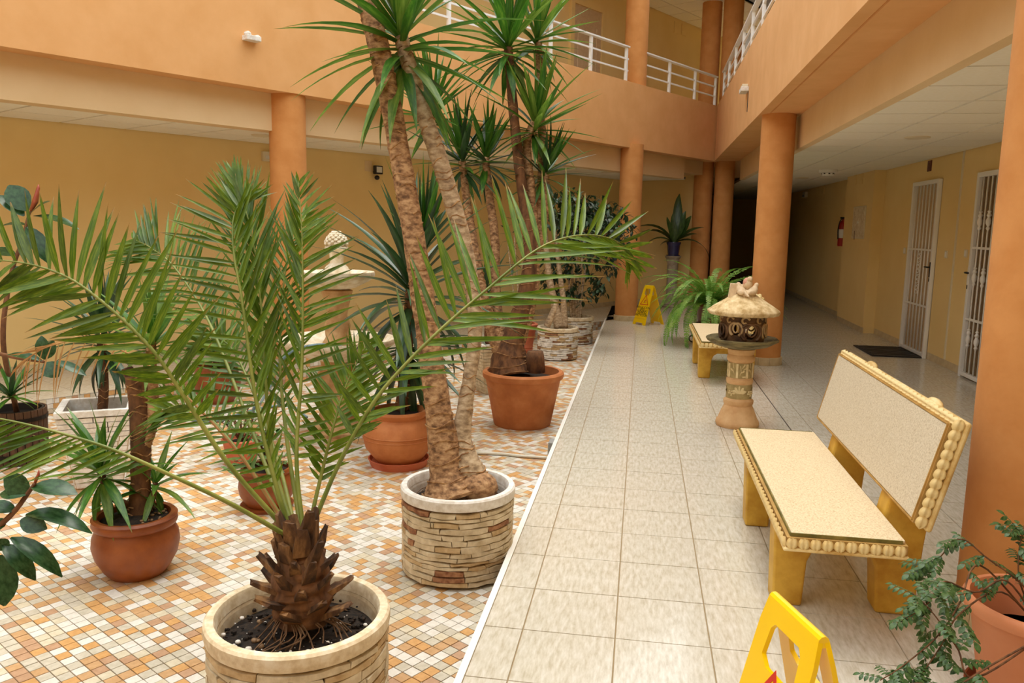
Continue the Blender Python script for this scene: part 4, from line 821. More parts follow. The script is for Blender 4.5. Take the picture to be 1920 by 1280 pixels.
# ================================================================== BENCHES
def make_bench():
    t = thing('garden_bench', (0, 0, 0), 'cream stone bench with carved leaf border and ochre legs, nearest', 'bench')
    L, Hs = 1.62, .415; y0, y1 = -L/2, L/2
    def leg(yc):
        w2 = .06; prof = [(.03, 0), (.145, 0), (.155, .19), (.175, .235), (.21, .255), (.36, .255), (.395, .235), (.41, .19), (.425, 0), (.57, 0), (.585, .30), (.63, .80), (.54, .83), (.44, .46), (.42, Hs-.06), (.02, Hs-.06)]
        k = len(prof); vs = [(x, yc-w2, z) for x, z in prof]+[(x, yc+w2, z) for x, z in prof]
        bm = bmesh.new(); V0 = [bm.verts.new(v) for v in vs]
        bm.faces.new(V0[:k]); bm.faces.new(V0[k:][::-1])
        for i in range(k): bm.faces.new((V0[i], V0[i+k], V0[(i+1) % k+k], V0[(i+1) % k]))
        bmesh.ops.recalc_face_normals(bm, faces=bm.faces); bmesh.ops.triangulate(bm, faces=[f for f in bm.faces if len(f.verts) > 4])
        me = bpy.data.meshes.new('leg_frame'); bm.to_mesh(me); bm.free(); me.materials.append(MT['bench_y']); o = link('leg_frame', me, t); bev(o, .012, 3)
    leg(-.435); leg(.435)
    W = .43
    seat = bev(MB().box(.03, W-.01, y0+.03, y1-.03, Hs-.012, Hs).build('seat', MT['bench_t'], t), .003)
    bev(MB().box(0, W, y0, y1, Hs-.062, Hs-.05).build('seat_lip', MT['bench_e'], seat), .005)
    MB().box(.012, W-.005, y0+.012, y1-.012, Hs-.052, Hs-.013).build('seat_core', MT['bench_g'], seat)
    for x0, x1, a, b in ((.024, .0275, y0+.028, y1-.028), (.026, W-.02, y0+.024, y0+.0275), (.026, W-.02, y1-.0275, y1-.024)): MB().box(x0, x1, a, b, Hs-.0115, Hs+.0008).build('border_groove', MT['moss'], seat)
    # carved leaf: fat lobed pod with midrib
    m = MB(); vs = []; nu, nv = 8, 5
    for j in range(nv+1):
        v = j/nv; hw = .021*(math.sin(math.pi*min(1, .12+.88*v))**.55 if v < .55 else max(.0, 1-((v-.55)/.45)**1.5)**.8 if v < 1 else 0.0)
        for i in range(nu+1):
            u_ = i/nu*2-1; dm = math.sqrt(max(0, 1-u_*u_))*math.sin(math.pi*min(1, .2+.75*v))
            vs.append((u_*hw, -.004-.015*dm-(.003 if i % 2 == 0 else -.001)*dm+(.005 if i == nu//2 else 0), .022-.046*v-.004*abs(u_)))
    m.add(vs, [(j*(nu+1)+i, j*(nu+1)+i+1, (j+1)*(nu+1)+i+1, (j+1)*(nu+1)+i) for j in range(nv) for i in range(nu)])
    leafm = m.mesh('carved_leaf', MT['bench_e'], True)
    zc = Hs-.031; n1 = 34; n2 = 10
    for i in range(n1): link('carved_leaf', leafm, seat, Matrix.Translation((.012, y0+.03+(L-.06)*i/(n1-1), zc)) @ Matrix.Rotation(-math.pi/2, 4, 'Z'))
    for i in range(n2):
        x = .03+(W-.06)*i/(n2-1)
        link('carved_leaf', leafm, seat, Matrix.Translation((x, y0+.012, zc))); link('carved_leaf', leafm, seat, Matrix.Translation((x, y1-.012, zc)) @ Matrix.Rotation(math.pi, 4, 'Z'))
    # backrest
    zb, zt_ = .475, .875; xb, xt = .425, .525; dv = Vector((xt-xb, 0, zt_-zb)); Hb = dv.length; dv.normalize(); nv = Vector((dv.z, 0, -dv.x))
    Bm = Matrix(((dv.x, 0, nv.x, xb), (dv.y, 1, nv.y, 0), (dv.z, 0, nv.z, zb), (0, 0, 0, 1)))   # local: x up the back, y along, z backwards
    # (front face at z = 0)
    bk = bev(MB().box(.028, Hb-.03, y0+.03, y1-.03, 0, .012, 0, Bm).build('backrest', MT['bench_b'], t), .003)
    MB().box(.016, Hb-.02, y0+.018, y1-.018, .004, .05, 0, Bm).build('back_core', MT['bench_g'], bk)
    bev(MB().box(0, Hb, y0, y1, .048, .07, 0, Bm).build('back_plate', MT['bench_e'], bk), .012, 3)
    for a0, a1, b0, b1 in ((.022, .026, y0+.026, y1-.026), (Hb-.028, Hb-.024, y0+.026, y1-.026), (.024, Hb-.026, y0+.024, y0+.028), (.024, Hb-.026, y1-.028, y1-.024)): MB().box(a0, a1, b0, b1, -.002, .01, 0, Bm).build('border_groove', MT['bench_g'], bk)
    for i in range(11):
        x = .03+(Hb-.05)*i/10
        link('carved_leaf', leafm, bk, Bm @ Matrix.Translation((x, y0+.016, .03)) @ Matrix.Rotation(math.pi/2, 4, 'Y') @ Matrix.Scale(1.05, 4))
        link('carved_leaf', leafm, bk, Bm @ Matrix.Translation((x, y1-.016, .03)) @ Matrix.Rotation(math.pi, 4, 'Z') @ Matrix.Rotation(math.pi/2, 4, 'Y'))
    for i in range(n1): link('carved_leaf', leafm, bk, Bm @ Matrix.Translation((Hb-.014, y0+.03+(L-.06)*i/(n1-1), .026)) @ Matrix.Rotation(math.pi/2, 4, 'Z') @ Matrix.Rotation(math.pi/2, 4, 'X') @ Matrix.Rotation(math.pi/2, 4, 'Y'))
    for yy in (-.435, .435):   # carved brackets at the top of the back
        MB().ball(Bm @ Vector((Hb-.01, yy, .075)), .03, 10, 6, (.7, 2.4, .8)).build('back_bracket', MT['bench_e'], bk, True)
    return t
def copy_tree(o, parent=None):
    c = o.copy(); COL.objects.link(c); c.parent = parent
    for ch in list(o.children): copy_tree(ch, c)
    return c
bench = make_bench(); bench2 = copy_tree(bench)
bench.matrix_basis = Matrix.Translation((.55, 3.69, 0))
bench2.matrix_basis = Matrix.Translation((.59, 8.72, 0)); bench2['label'] = 'cream stone bench with ochre legs farther off, behind the birdhouse pedestal'
for b_ in (bench, bench2): b_['group'] = 'stone benches on the walkway'

# ================================================================== BIRDHOUSE ON PEDESTAL
bp_ = G(1386, 806); bh = thing('birdbath_pedestal', (bp_[0], bp_[1]+.155, 0), 'carved sandstone pedestal with bark-textured bowl between the two benches', 'pedestal')
u = 6.2/1500
prof = [(0, 0), (.155, 0), (.165, .02), (.16, .045), (.15, .055), (.125, .12), (.105, .165), (.112, .18), (.113, .205), (.1, .215), (.095, .22), (.095, .335), (.097, .34), (.1, .35), (.1, .37), (.095, .375), (.09, .38), (.088, .5), (.1, .51), (.105, .53), (.1, .55), (.094, .56), (.1, .575), (.102, .6), (.09, .61)]
autosmooth(MB().lathe(prof, 40).build('column', MT['sandst'], bh, True), 40)
band = MB(); band.lathe([(.0955, .222), (.0965, .225), (.0965, .33), (.0955, .333)], 40); autosmooth(band.build('lower_band', MT['relief_g'], bh, True))
band = MB(); band.lathe([(.0905, .382), (.0915, .385), (.0905, .495), (.0895, .498)], 40); ub = autosmooth(band.build('upper_band', MT['relief_g'], bh, True))
def on_cyl(r, th, z, tilt=0.0, s=1.0):   # local x = around, y = up, z = outwards
    return Matrix.Rotation(th, 4, 'Z') @ Matrix.Translation((r, 0, z)) @ Matrix(((0, 0, 1, 0), (1, 0, 0, 0), (0, 1, 0, 0), (0, 0, 0, 1))) @ Matrix.Rotation(tilt, 4, 'Z') @ Matrix.Scale(s, 4)
lf = MB().blade(.05, .026, .0, 6, -.5, 'leaf'); lm = lf.mesh('relief_leaf', MT['relief'], True)
grape = MB().ball((0, 0, 0), .0085, 7, 5).mesh('relief_grape', MT['relief'], True); rib = MB().box(-.008, .008, -.054, .054, 0, .007).mesh('relief_pilaster', MT['relief'])
for g_ in range(4):
    th = -math.pi/2-.45+g_*math.pi/2
    for k in range(5): link('relief_leaf', lm, bh, on_cyl(.099, th+.34, .268, math.radians(20+k*35), 1.15))
    for a, b in ((-1, 2), (0, 2), (1, 2), (-.5, 1), (.5, 1), (0, 0), (1.4, 1), (-1.4, 1)): link('relief_grape', grape, bh, on_cyl(.0985, th-.25+a*.17, .25+b*.015))
    link('relief_pilaster', rib, bh, on_cyl(.0905, th+.1, .44)); link('relief_pilaster', rib, bh, on_cyl(.0905, th+.9, .44))
    for k, (dth, dz_, ti) in enumerate(((.3, .41, 70), (.36, .43, 40), (.42, .45, 100), (.6, .46, 30), (.5, .47, 60), (-.15, .42, 110), (-.2, .44, 140), (-.25, .47, 100))): link('relief_leaf', lm, bh, on_cyl(.0915, th+dth, dz_-.01, math.radians(ti), .8))
    for a in range(3): link('relief_grape', grape, bh, on_cyl(.0915, th+.6+a*.1, .395)); 
zb0 = .6
autosmooth(MB().lathe([(.06, zb0), (.1, zb0+.005), (.2, zb0+.03), (.262, zb0+.065), (.268, zb0+.08), (.262, zb0+.088), (.25, zb0+.082), (.2, zb0+.055), (0, zb0+.045)], 56, (0, 0, 0), 0, lambda th, i: 1+.012*math.sin(9*th+i)+.008*math.sin(23*th)).build('bowl', MT['basin'], bh, True), 60)
hz0 = zb0+.058; org = bh.matrix_basis.translation
house = thing('clay_birdhouse', (org.x, org.y, hz0), 'round clay birdhouse with thatched roof and three doves on the pedestal bowl', 'birdhouse')
mb = MB(); nth, nz = 96, 24; r1, r0 = .168, .148; Hh = .215
HOLES = [(-math.pi/2-.42, .105, .17, .045), (-math.pi/2+.28, .085, .30, .06), (-math.pi/2+1.15, .09, .2, .05), (-math.pi/2-1.2, .08, .25, .055), (math.pi/2-.5, .1, .3, .07), (math.pi/2+.6, .1, .28, .07), (math.pi/2+.05, .1, .16, .06)]
def hole(th, z):
    for a, zc_, ra, rz_ in HOLES:
        d = (th-a+math.pi) % (2*math.pi)-math.pi
        if (d/ra)**2+((z-zc_)/rz_)**2 < 1: return True
    return False
keep = [[not hole(2*math.pi*(i+.5)/nth, Hh*(j+.5)/nz) for j in range(nz)] for i in range(nth)]
def vid(i, j, s_): return ((i % nth)*(nz+1)+j)*2+s_
vs = []
for i in range(nth):
    for j in range(nz+1):
        th = 2*math.pi*i/nth; z = Hh*j/nz; bul = 1-.07*((z/Hh)*2-1)**2
        for r_ in (r1, r0): vs.append((r_*bul*math.cos(th), r_*bul*math.sin(th), z))
fs = []
for i in range(nth):
    for j in range(nz):
        if not keep[i][j]: continue
        fs.append((vid(i, j, 0), vid(i+1, j, 0), vid(i+1, j+1, 0), vid(i, j+1, 0))); fs.append((vid(i, j, 1), vid(i, j+1, 1), vid(i+1, j+1, 1), vid(i+1, j, 1)))
        for (di, dj, a, b) in ((-1, 0, (i, j), (i, j+1)), (1, 0, (i+1, j+1), (i+1, j)), (0, -1, (i+1, j), (i, j)), (0, 1, (i, j+1), (i+1, j+1))):
            jj = j+dj
            if jj < 0 or jj >= nz or not keep[(i+di) % nth][jj]: fs.append((vid(*a, 0), vid(*b, 0), vid(*b, 1), vid(*a, 1)))
mb.add(vs, fs); autosmooth(mb.build('house_wall', MT['birdh'], house, True), 50)
for a, zc_, ra, rz_ in HOLES[:5]:   # scroll shaped rims above the openings
    for sd in (-1, 1):
        pts = []
        for k in range(22):
            s_ = k/21; ang = -1.2+s_*5.6; rr_ = (1.25-.5*s_); dth = sd*ra*1.15*rr_*math.cos(ang)+sd*ra*.3; zz_ = zc_+rz_*(.95*rr_*math.sin(ang)+.15)
            zz_ = max(.012, min(Hh-.012, zz_)); R_ = r1*(1-.07*((zz_/Hh)*2-1)**2)+.003; pts.append((R_*math.cos(a+dth), R_*math.sin(a+dth), zz_))
        MB().tube(pts, [.012-.006*k/21 for k in range(22)], 6).build('scroll', MT['birdl'] if zc_ > .088 else MT['birdh'], house, True)
for k in range(9):
    th = k*2*math.pi/9-.2; P = []
    for q in range(20):
        s_ = q/19; ang = math.pi*.1+s_*5.2; rr_ = .034*(1-.65*s_); zz_ = Hh-.045+rr_*math.sin(ang); P.append(((r1*.985)*math.cos(th+rr_*math.cos(ang)/r1), (r1*.985)*math.sin(th+rr_*math.cos(ang)/r1), zz_))
    MB().tube(P, .009, 6).build('scroll', MT['birdl'], house, True)
autosmooth(MB().lathe([(0, Hh-.01), (.2, Hh-.012), (.25, Hh-.008), (.266, Hh+.012), (.262, Hh+.024), (.22, Hh+.055), (.15, Hh+.1), (.09, Hh+.14), (.05, Hh+.165), (0, Hh+.172)], 72, (0, 0, 0), 0, lambda th, i: 1+(.018*math.sin(31*th+2*i)+.012*math.sin(17*th) if 1 < i < 8 else 0)).build('thatched_roof', MT['thatch'], house, True), 60)
MB().hexa([(-.125, -.045, Hh+.09), (-.07, -.045, Hh+.12), (-.07, .02, Hh+.12), (-.125, .02, Hh+.09)], [(-.11, -.04, Hh+.225), (-.062, -.04, Hh+.225), (-.062, .015, Hh+.225), (-.11, .015, Hh+.225)]).build('chimney', MT['bird'], house)
def dove(p, rz, s_, mt):
    P = [(-.085, 0, .0), (-.055, 0, .012), (-.02, 0, .026), (.012, 0, .042), (.028, 0, .066), (.036, 0, .084), (.048, 0, .088), (.062, 0, .083)]
    M = Matrix.Translation(p) @ Matrix.Rotation(rz, 4, 'Z') @ Matrix.Scale(s_, 4)
    m = MB().tube(spline([M @ Vector(q) for q in P], 22), [s_*r for r in (.006, .008, .011, .015, .02, .025, .029, .032, .034, .034, .032, .029, .025, .021, .018, .017, .019, .02, .018, .012, .006, .002)], 12)
    o = m.build('dove', mt, house, True); MB().ball(M @ Vector((-.02, .03, .03)), .03*s_, 8, 5, (1.4, .35, .7), 0, Matrix.Rotation(rz, 3, 'Z')).build('wing', mt, o, True); MB().ball(M @ Vector((-.02, -.03, .03)), .03*s_, 8, 5, (1.4, .35, .7), 0, Matrix.Rotation(rz, 3, 'Z')).build('wing', mt, o, True)
dove((-.03, -.06, Hh+.135), 2.2, .95, MT['bird']); dove((.045, -.055, Hh+.135), .6, .95, MT['bird']); dove((.01, 0, Hh+.165), -1.2, 1.1, MT['bird'])
MB().ball((.012, -.02, Hh+.235), .034, 10, 6, (1, .8, 1.15)).build('heart', MT['birdp'], house, True)

# ================================================================== WET FLOOR SIGNS
def panel_mesh(wt, wb, h_, mt):
    f_ = .13*wb; o = [(-wb/2, 0), (-wb/2+f_*1.5, 0), (-wb/2+f_*1.9, .035), (wb/2-f_*1.9, .035), (wb/2-f_*1.5, 0), (wb/2, 0), (wb/2-.012, .16*h_), (wt/2+.01, h_*.9), (wt/2, h_), (-wt/2, h_), (-wt/2-.01, h_*.9), (-wb/2+.012, .16*h_)]
    hl = [(-wt*.33, h_*.79), (-wt*.2, h_*.755), (wt*.2, h_*.755), (wt*.33, h_*.79), (wt*.3, h_*.9), (wt*.24, h_*.925), (-wt*.24, h_*.925), (-wt*.3, h_*.9)]
    me = flat([o, hl], .012); me.name = 'panel'; me.materials.append(mt); return me
TXT = ['PRECAUCION', 'PISO', 'CUIDADO', 'MOJADO', 'CAUTION', 'WET FLOOR']
def wet_sign(base_mid, axis_dir, label, wt, wb, h_, half, front_sign=1, text=True):
    t = thing('wet_floor_sign', base_mid, label, 'floor sign', 0, 'yellow wet floor signs')
    ax = Vector(axis_dir).normalized(); out = Vector((ax.y, -ax.x, 0))   # ridge along ax; panels open along +-out
    Zt = math.sqrt(h_*h_-half*half); me = panel_mesh(wt, wb, h_, MT['signy'])
    for s_ in (1, -1):
        b = out*(half*s_); upv = (Vector((0, 0, Zt))+out*(.008*s_)-b).normalized(); nrm = ax.cross(upv)*1.0
        if nrm.dot(out*s_) < 0: X_ = -ax
        else: X_ = ax
        nz_ = X_.cross(upv)
        M = Matrix(((X_.x, upv.x, nz_.x, b.x), (X_.y, upv.y, nz_.y, b.y), (X_.z, upv.z, nz_.z, b.z), (0, 0, 0, 1)))
        pn = bev(link('panel', me, t, M), .003, 2)
        tri = lambda r_: [(r_*math.sin(a), h_*.6+r_*math.cos(a)) for a in (0, 2*math.pi/3, 4*math.pi/3)]
        w_ = wb*.38; tm = flat([tri(w_), tri(w_*.78)], .0012); tm.materials.append(MT['red']); link('warning_triangle', tm, pn, Matrix.Translation((0, 0, .0068)))
        m = MB()   # slipping figure
        k_ = w_*.3
        for pts, r_ in (([(-.5, -.7), (-.1, -.2), (.2, .2)], .14), ([(.7, -.75), (.35, -.45), (.05, -.2)], .13), ([(.2, .25), (-.35, .3), (-.55, .0)], .09), ([(.2, .2), (.6, .4), (.75, .75)], .09)):
            m.tube([(x*k_, h_*.6+(y+.05)*k_, .007) for x, y in pts], r_*k_, 5)
        m.ball((.25*k_, h_*.6+.62*k_, .007), .19*k_, 8, 4, (1, 1, .1)); m.build('slip_figure', MT['red'], pn)
        MB().box(-wb*.4, wb*.4, h_*.155, h_*.162, .006, .0075).build('ridge_line', MT['bench_y'], pn)
        for i, tx in enumerate(TXT):
            tm = text_mesh(tx, wb*.17); tm.materials.append(MT['ink']); link('printed_line', tm, pn, Matrix.Translation((0, h_*(.44-.04*i), .0068)))
    tb = MB().tube([Vector((0, 0, Zt))-ax*(wt/2), Vector((0, 0, Zt))+ax*(wt/2)], .014, 10); autosmooth(tb.build('hinge_bar', MT['signy'], t, True))
    return t
s1a, s1b = G(1194, 609), G(1236, 606); m_ = (Vector(s1a)+Vector(s1b))/2; axd = Vector(G(1206, 611))-Vector(G(1182, 605)); axd = Vector((.42, -.5, 0))
wet_sign((m_.x, m_.y, 0), axd, 'small yellow folding wet floor sign beside the far orange column', .2, .3, .63, .19)
n1_, n2_ = Vector(G(1451, 1119, .6)), Vector(G(1545, 1206, .6)); m_ = (n1_+n2_)/2
wet_sign((m_.x, m_.y, 0), (n2_-n1_), 'yellow folding warning sign in the right foreground by the near bench', .225, .3, .62, .15)

# ================================================================== BLUE POT ON PEDESTAL, FERN, VINE POT
q_ = G(1258, 577); ped = thing('plaster_pedestal', (q_[0], q_[1]+.12, 0), 'slim grey-white fluted pedestal against the darker rear wall', 'pedestal')
org2 = ped.matrix_basis.translation; zp = at_depth_of(1258, 479, org2).z
autosmooth(MB().lathe([(0, 0), (.16, 0), (.165, .03), (.14, .05), (.15, .08), (.12, .12), (.105, .16), (.1, .5), (.105, zp-.14), (.13, zp-.08), (.12, zp-.06), (.15, zp-.03), (.155, zp), (0, zp)], 32, (0, 0, 0), 0, lambda th, i: 1+(.035*math.sin(10*th) if 5 < i < 8 else 0)).build('shaft', MT['stone_w'], ped, True), 40)
ped.children[0].data.materials[0] = MT['marble']
bpz = zp; bpot = thing('potted_nest_fern', (org2.x, org2.y, bpz), 'bird nest fern with broad dark leaves in glossy cobalt blue pot', 'potted fern')
autosmooth(MB().lathe([(0, 0), (.125, 0), (.13, .01), (.13, .02), (.105, .025), (.125, .2), (.14, .25), (.135, .265), (.12, .262), (.11, .2)], 36).build('pot_body', MT['cobalt'], bpot, True), 40); MB().lathe([(0, .22), (.115, .22)], 20).build('soil', MT['soil'], bpot)
NF = [MB().blade(1, 1, d_, 9, .05, 'leaf', 0, .06).mesh('leaf', MT['nest'], True) for d_ in (.15, .7, 1.4)]
cen = org2+Vector((0, 0, bpz+.24))
for (x, y), k, wd in (((1274, 362), 0, .19), ((1284, 395), 0, .17), ((1296, 400), 0, .16), ((1212, 402), 2, .13), ((1203, 420), 2, .13), ((1218, 446), 2, .1), ((1330, 470), 2, .13), ((1252, 405), 0, .1), ((1262, 400), 0, .12), ((1240, 455), 2, .13), ((1300, 430), 1, .14), ((1310, 415), 1, .13), ((1246, 430), 1, .12), ((1276, 420), 0, .15)):
    tp = at_depth_of(x, y, cen); d = tp-cen; L = d.length*(1.0, 1.08, 1.35)[k]; d = d.normalized()+Vector((0, 0, (0, .3, .75)[k])); d += Vector((0, random.uniform(-.25, .1), 0))
    link('leaf', NF[k], bpot, frame((0, 0, .23), d, Vector((-d.x*.3, -.8, .6)) if k == 0 else (0, -.3, 1), L, wd, L))
# Boston fern on iron stand behind the far bench
q_ = G(1330, 640); q_ = G(1326, 644); stand = thing('plant_stand', (q_[0], q_[1]+.0, 0), 'black wrought iron plant stand with scroll feet behind the far bench', 'plant stand')
fz0 = at_depth_of(1330, 604, stand.matrix_basis.translation).z
MB().lathe([(.13, fz0-.012), (.16, fz0-.012), (.16, fz0), (.13, fz0)], 28).build('top_ring', MT['iron'], stand)
for k in range(3):
    MB().lathe([(.0, .0)], 3) if False else None
    a = k*2*math.pi/3+2.9; P = [(.15*math.cos(a), .15*math.sin(a), fz0-.006), (.11*math.cos(a), .11*math.sin(a), fz0*.5), (.17*math.cos(a), .17*math.sin(a), .02)]
    for q in range(12):
        an_ = q/11*5.2; rr_ = .05*(1-.6*q/11); P.append(((.2+rr_*math.sin(an_))*math.cos(a), (.2+rr_*math.sin(an_))*math.sin(a), .06-rr_*math.cos(an_)))
    MB().tube(spline(P, 50), .008, 6).build('leg', MT['iron'], stand, True)
for k in range(3): a = k*2*math.pi/3; MB().tube([(.15*math.cos(a), .15*math.sin(a), fz0-.006), (0, 0, fz0-.006)], .006, 5).build('cross_bar', MT['iron'], stand)
fern = thing('potted_fern', (q_[0], q_[1], fz0), 'lush bright green Boston fern in reddish brown pot on iron stand', 'potted fern')
autosmooth(MB().lathe([(0, 0), (.13, 0), (.14, .015), (.16, .2), (.175, .22), (.17, .25), (.15, .25), (.145, .2)], 32).build('pot_body', MT['brownpot'], fern, True), 40); MB().lathe([(0, .22), (.15, .22)], 20).build('soil', MT['soil'], fern)
def fern_mesh(dr, seedv):
    r2 = random.Random(seedv); m = MB(); x = z = 0.0; P = []
    for i in range(25):
        P.append(Vector((x, 0, z))); a = .75-dr*(i/24)**.9*2.0; x += math.cos(a)/24; z += math.sin(a)/24
    m.tube(P, [.006-.004*i/24 for i in range(25)], 4)
    for i in range(2, 49):
        t = i/49; k = min(23, int(t*24)); p = P[k].lerp(P[k+1], t*24-k); T = (P[k+1]-P[k]).normalized(); ln = .052*(math.sin(math.pi*min(1, t*.92+.1))**.6)
        for s_ in (-1, 1):
            d = Vector((0, s_, 0))+T*.35+Vector((0, 0, r2.uniform(-.35, .1))); d.normalize(); w_ = T*.0085
            m.add([p-w_*.7, p+w_*.7, p+d*ln*.6+w_, p+d*ln, p+d*ln*.6-w_*.8], [(0, 1, 2, 3, 4)])
    return m.mesh('frond', MT['fern'], False)
FM = [fern_mesh(d_, k) for k, d_ in enumerate((.8, 1.05, 1.25, 1.45))]
rr = random.Random(17)
for i in range(110):
    az = i*2.39996+rr.uniform(-.2, .2); L = rr.uniform(.68, 1.12); k = rr.randrange(4); el = rr.uniform(-.35, .5) if i < 80 else rr.uniform(.4, .85)
    link('frond', FM[k], fern, Matrix.Translation((.05*math.cos(az), .05*math.sin(az), .22)) @ Matrix.Rotation(az, 4, 'Z') @ Matrix.Rotation(-el, 4, 'Y') @ Matrix.Scale(L, 4))
# clay pot with trailing vine at the right edge
DV = 2.56; pv = V(1950, 1128, DV); vp = thing('potted_vine', (pv.x, pv.y, 0), 'terracotta-coloured pot with sprawling small-leaved vine at the right edge', 'potted vine')
Hv = pv.z; Rv = .218
autosmooth(MB().lathe([(0, .01), (Rv*.66, .01), (Rv*.68, .03), (Rv*.86, Hv*.78), (Rv*.885, Hv*.8), (Rv*.9, Hv*.86), (Rv*.98, Hv*.88), (Rv, Hv*.92), (Rv, Hv*.97), (Rv*.97, Hv), (Rv*.9, Hv), (Rv*.87, Hv*.96), (Rv*.8, Hv*.6)], 56).build('pot_body', MT['terra_p'], vp, True), 40)
MB().lathe([(0, Hv*.62), (Rv*.8, Hv*.62)], 28).build('soil', MT['soil'], vp); autosmooth(MB().lathe([(0, 0), (Rv*.8, 0), (Rv*.86, .03), (Rv*.83, .03), (Rv*.78, .012), (0, .012)], 40).build('saucer', MT['brownpot'], vp, True))
m = MB()
for k, (x, s_) in enumerate(((.0, 0), (.16, 1), (.16, -1), (.36, 1), (.36, -1), (.56, 1), (.56, -1), (.75, 1), (.75, -1), (.85, 0))):
    M = frame((x, 0, -.12*x), (1 if s_ == 0 else .45, s_*.9, -.2), (0, 0, 1), .3 if s_ else .34, .17 if s_ else .2, .3); b = MB().blade(1, 1, .5, 4, .1, 'leaf'); m.add([M @ Vector(v) for v in b.v], b.f)
m.tube([(0, 0, 0), (.5, 0, -.04), (.9, 0, -.12)], .01, 4); sprig = m.mesh('compound_leaf', MT['vine'], True)
rr = random.Random(71)
VS = [[(1960, 1190, DV), (1925, 1105, DV-.05), (1850, 1045, DV-.05), (1800, 1010, DV-.02), (1757, 1050, DV), (1735, 1062, DV)], [(1960, 1190, DV), (1890, 1090, DV-.1), (1830, 1110, DV-.2), (1770, 1090, DV-.25), (1740, 1130, DV-.28), (1700, 1160, DV-.3)], [(1960, 1190, DV), (1880, 1110, DV-.1), (1800, 1150, DV-.25), (1765, 1210, DV-.3), (1730, 1262, DV-.35), (1690, 1330, DV-.3)],
      [(1960, 1190, DV), (1830, 1270, DV-.35), (1795, 1215, DV-.33), (1750, 1150, DV-.3), (1710, 1110, DV-.28)], [(1960, 1190, DV), (1915, 1100, DV), (1910, 1040, DV), (1920, 985, DV+.02)], [(1960, 1190, DV), (1840, 1060, DV-.05), (1800, 1130, DV-.2), (1760, 1190, DV-.3), (1690, 1250, DV-.36), (1650, 1275, DV-.38)], [(1960, 1190, DV), (1870, 1240, DV-.34), (1780, 1290, DV-.4), (1720, 1280, DV-.4), (1660, 1300, DV-.4)]]
for vi, pts in enumerate(VS):
    P = spline([loc(vp, V(*p)) for p in pts], 30); st = MB().tube(P, [.0035-.002*i/29 for i in range(30)], 5).build('stem', MT['bark_d'], vp, True)
    for k in range(8, 30, 2):
        for q in range(2 if k > 20 else 1):
            T = (P[min(k+1, 29)]-P[k-1]).normalized(); sd = Vector((rr.uniform(-1, 1), rr.uniform(-1, 1), rr.uniform(-.5, .4))); d = T*.4+sd; ln = rr.uniform(.06, .1)
            link('compound_leaf', sprig, st, frame(P[k], d, (0, -.3, 1), ln, ln, ln))

# ================================================================== DOORS AND WALL FIXTURES
def wallM(t, z, out=0.0, m=M_W):   # matrix on the corridor wall: x along the wall away from the viewer(+t), y up, z out of the wall
    p = BM(m-out, t, z); X_ = Vector((BD[0], BD[1], 0))*-1; Zv = Vector((-MD[0], -MD[1], 0)); Yv = Vector((0, 0, 1))
    return Matrix(((X_.x, Yv.x, Zv.x, p.x), (X_.y, Yv.y, Zv.y, p.y), (X_.z, Yv.z, Zv.z, p.z), (0, 0, 0, 1)))
def barred_door(n, t_far, t_near, H, label, bars, balusters, rows, handle_near, leafm):
    M = wallM(t_far, 0); W = t_far-t_near; root = empty('door_%d' % n, (0, 0, 0)); root.matrix_basis = M; struct(root, label)
    MB().box(0, W, .0, H, .002, .012).build('door_leaf', leafm, root)
    for a in ((0, .05, 0, H), (W-.05, W, 0, H), (.05, W-.05, H-.05, H), (.05, W-.05, .02, .06)): bev(MB().box(a[0], a[1], a[2], a[3], .0, .05).build('door_frame', MT['white'], root), .004)
    for z in rows: MB().box(.05, W-.05, z-.012, z+.012, .03, .045).build('cross_bar', MT['white'], root)
    for i in range(bars):
        x = .05+(W-.1)*(i+1)/(bars+1); bb = MB().tube([(x, .05, .038), (x, H-.05, .038)], .009, 6).build('bar', MT['white'], root, True)
        if balusters and i % 2 == 0:
            for z in (H*.2, H*.5, H*.77): autosmooth(MB().lathe([(.009, -.1), (.02, -.08), (.012, -.06), (.026, -.03), (.026, .0), (.014, .03), (.024, .05), (.012, .075), (.02, .085), (.009, .1)], 10, (0, 0, 0)).build('baluster', MT['white'], bb, True)).matrix_basis = Matrix.Translation((x, z, .038)) @ Matrix.Rotation(-math.pi/2, 4, 'X')
    hx = W-.025 if handle_near else .025
    hd_ = MB().box(hx-.012, hx+.012, .98, 1.16, .05, .056).build('handle_plate', MT['white'] if n == 2 else MT['black'], root); MB().tube([(hx, 1.1, .05), (hx, 1.1, .085), (hx-(.09 if handle_near else -.09), 1.1, .085)], .01, 8).build('handle', MT['black'], hd_, True)
    MB().box(hx-.006, hx+.006, .93, .97, .051, .056).build('keyhole', MT['black'], root)
    return root
barred_door(1, 11.2, 10.25, 2.14, 'white barred security door with doormat in the corridor', 6, False, (.62, 1.3), True, MT['wood'])
d1_ = bpy.data.objects['door_1']
for k, (z, x) in enumerate(((.35, .3), (.52, .3), (.98, .3))): pass
mb = MB()   # wavy ornament in the middle of the far door
for k in range(4):
    for s_ in (-1, 1): mb.tube([(.48+s_*.05*math.sin(q*.8), .75+k*.13+q*.013, .045) for q in range(10)], .006, 5)
mb.build('wave_ornament', MT['white'], d1_, True)
barred_door(2, 9.12, 8.05, 2.13, 'white barred security door with baluster knots at the right', 8, True, (.62, 1.36), False, MT['wood_d'])
for k, t_ in enumerate((11.2, 10.25)): pass
mt_ = tag(MB().box(-.29, .29, -.45, .45, 0, .012).build('doormat', MT['mat_b'], None, False, BM(M_W-.33, 10.72, 0)), 'black patterned doormat before the white barred door', 'doormat')
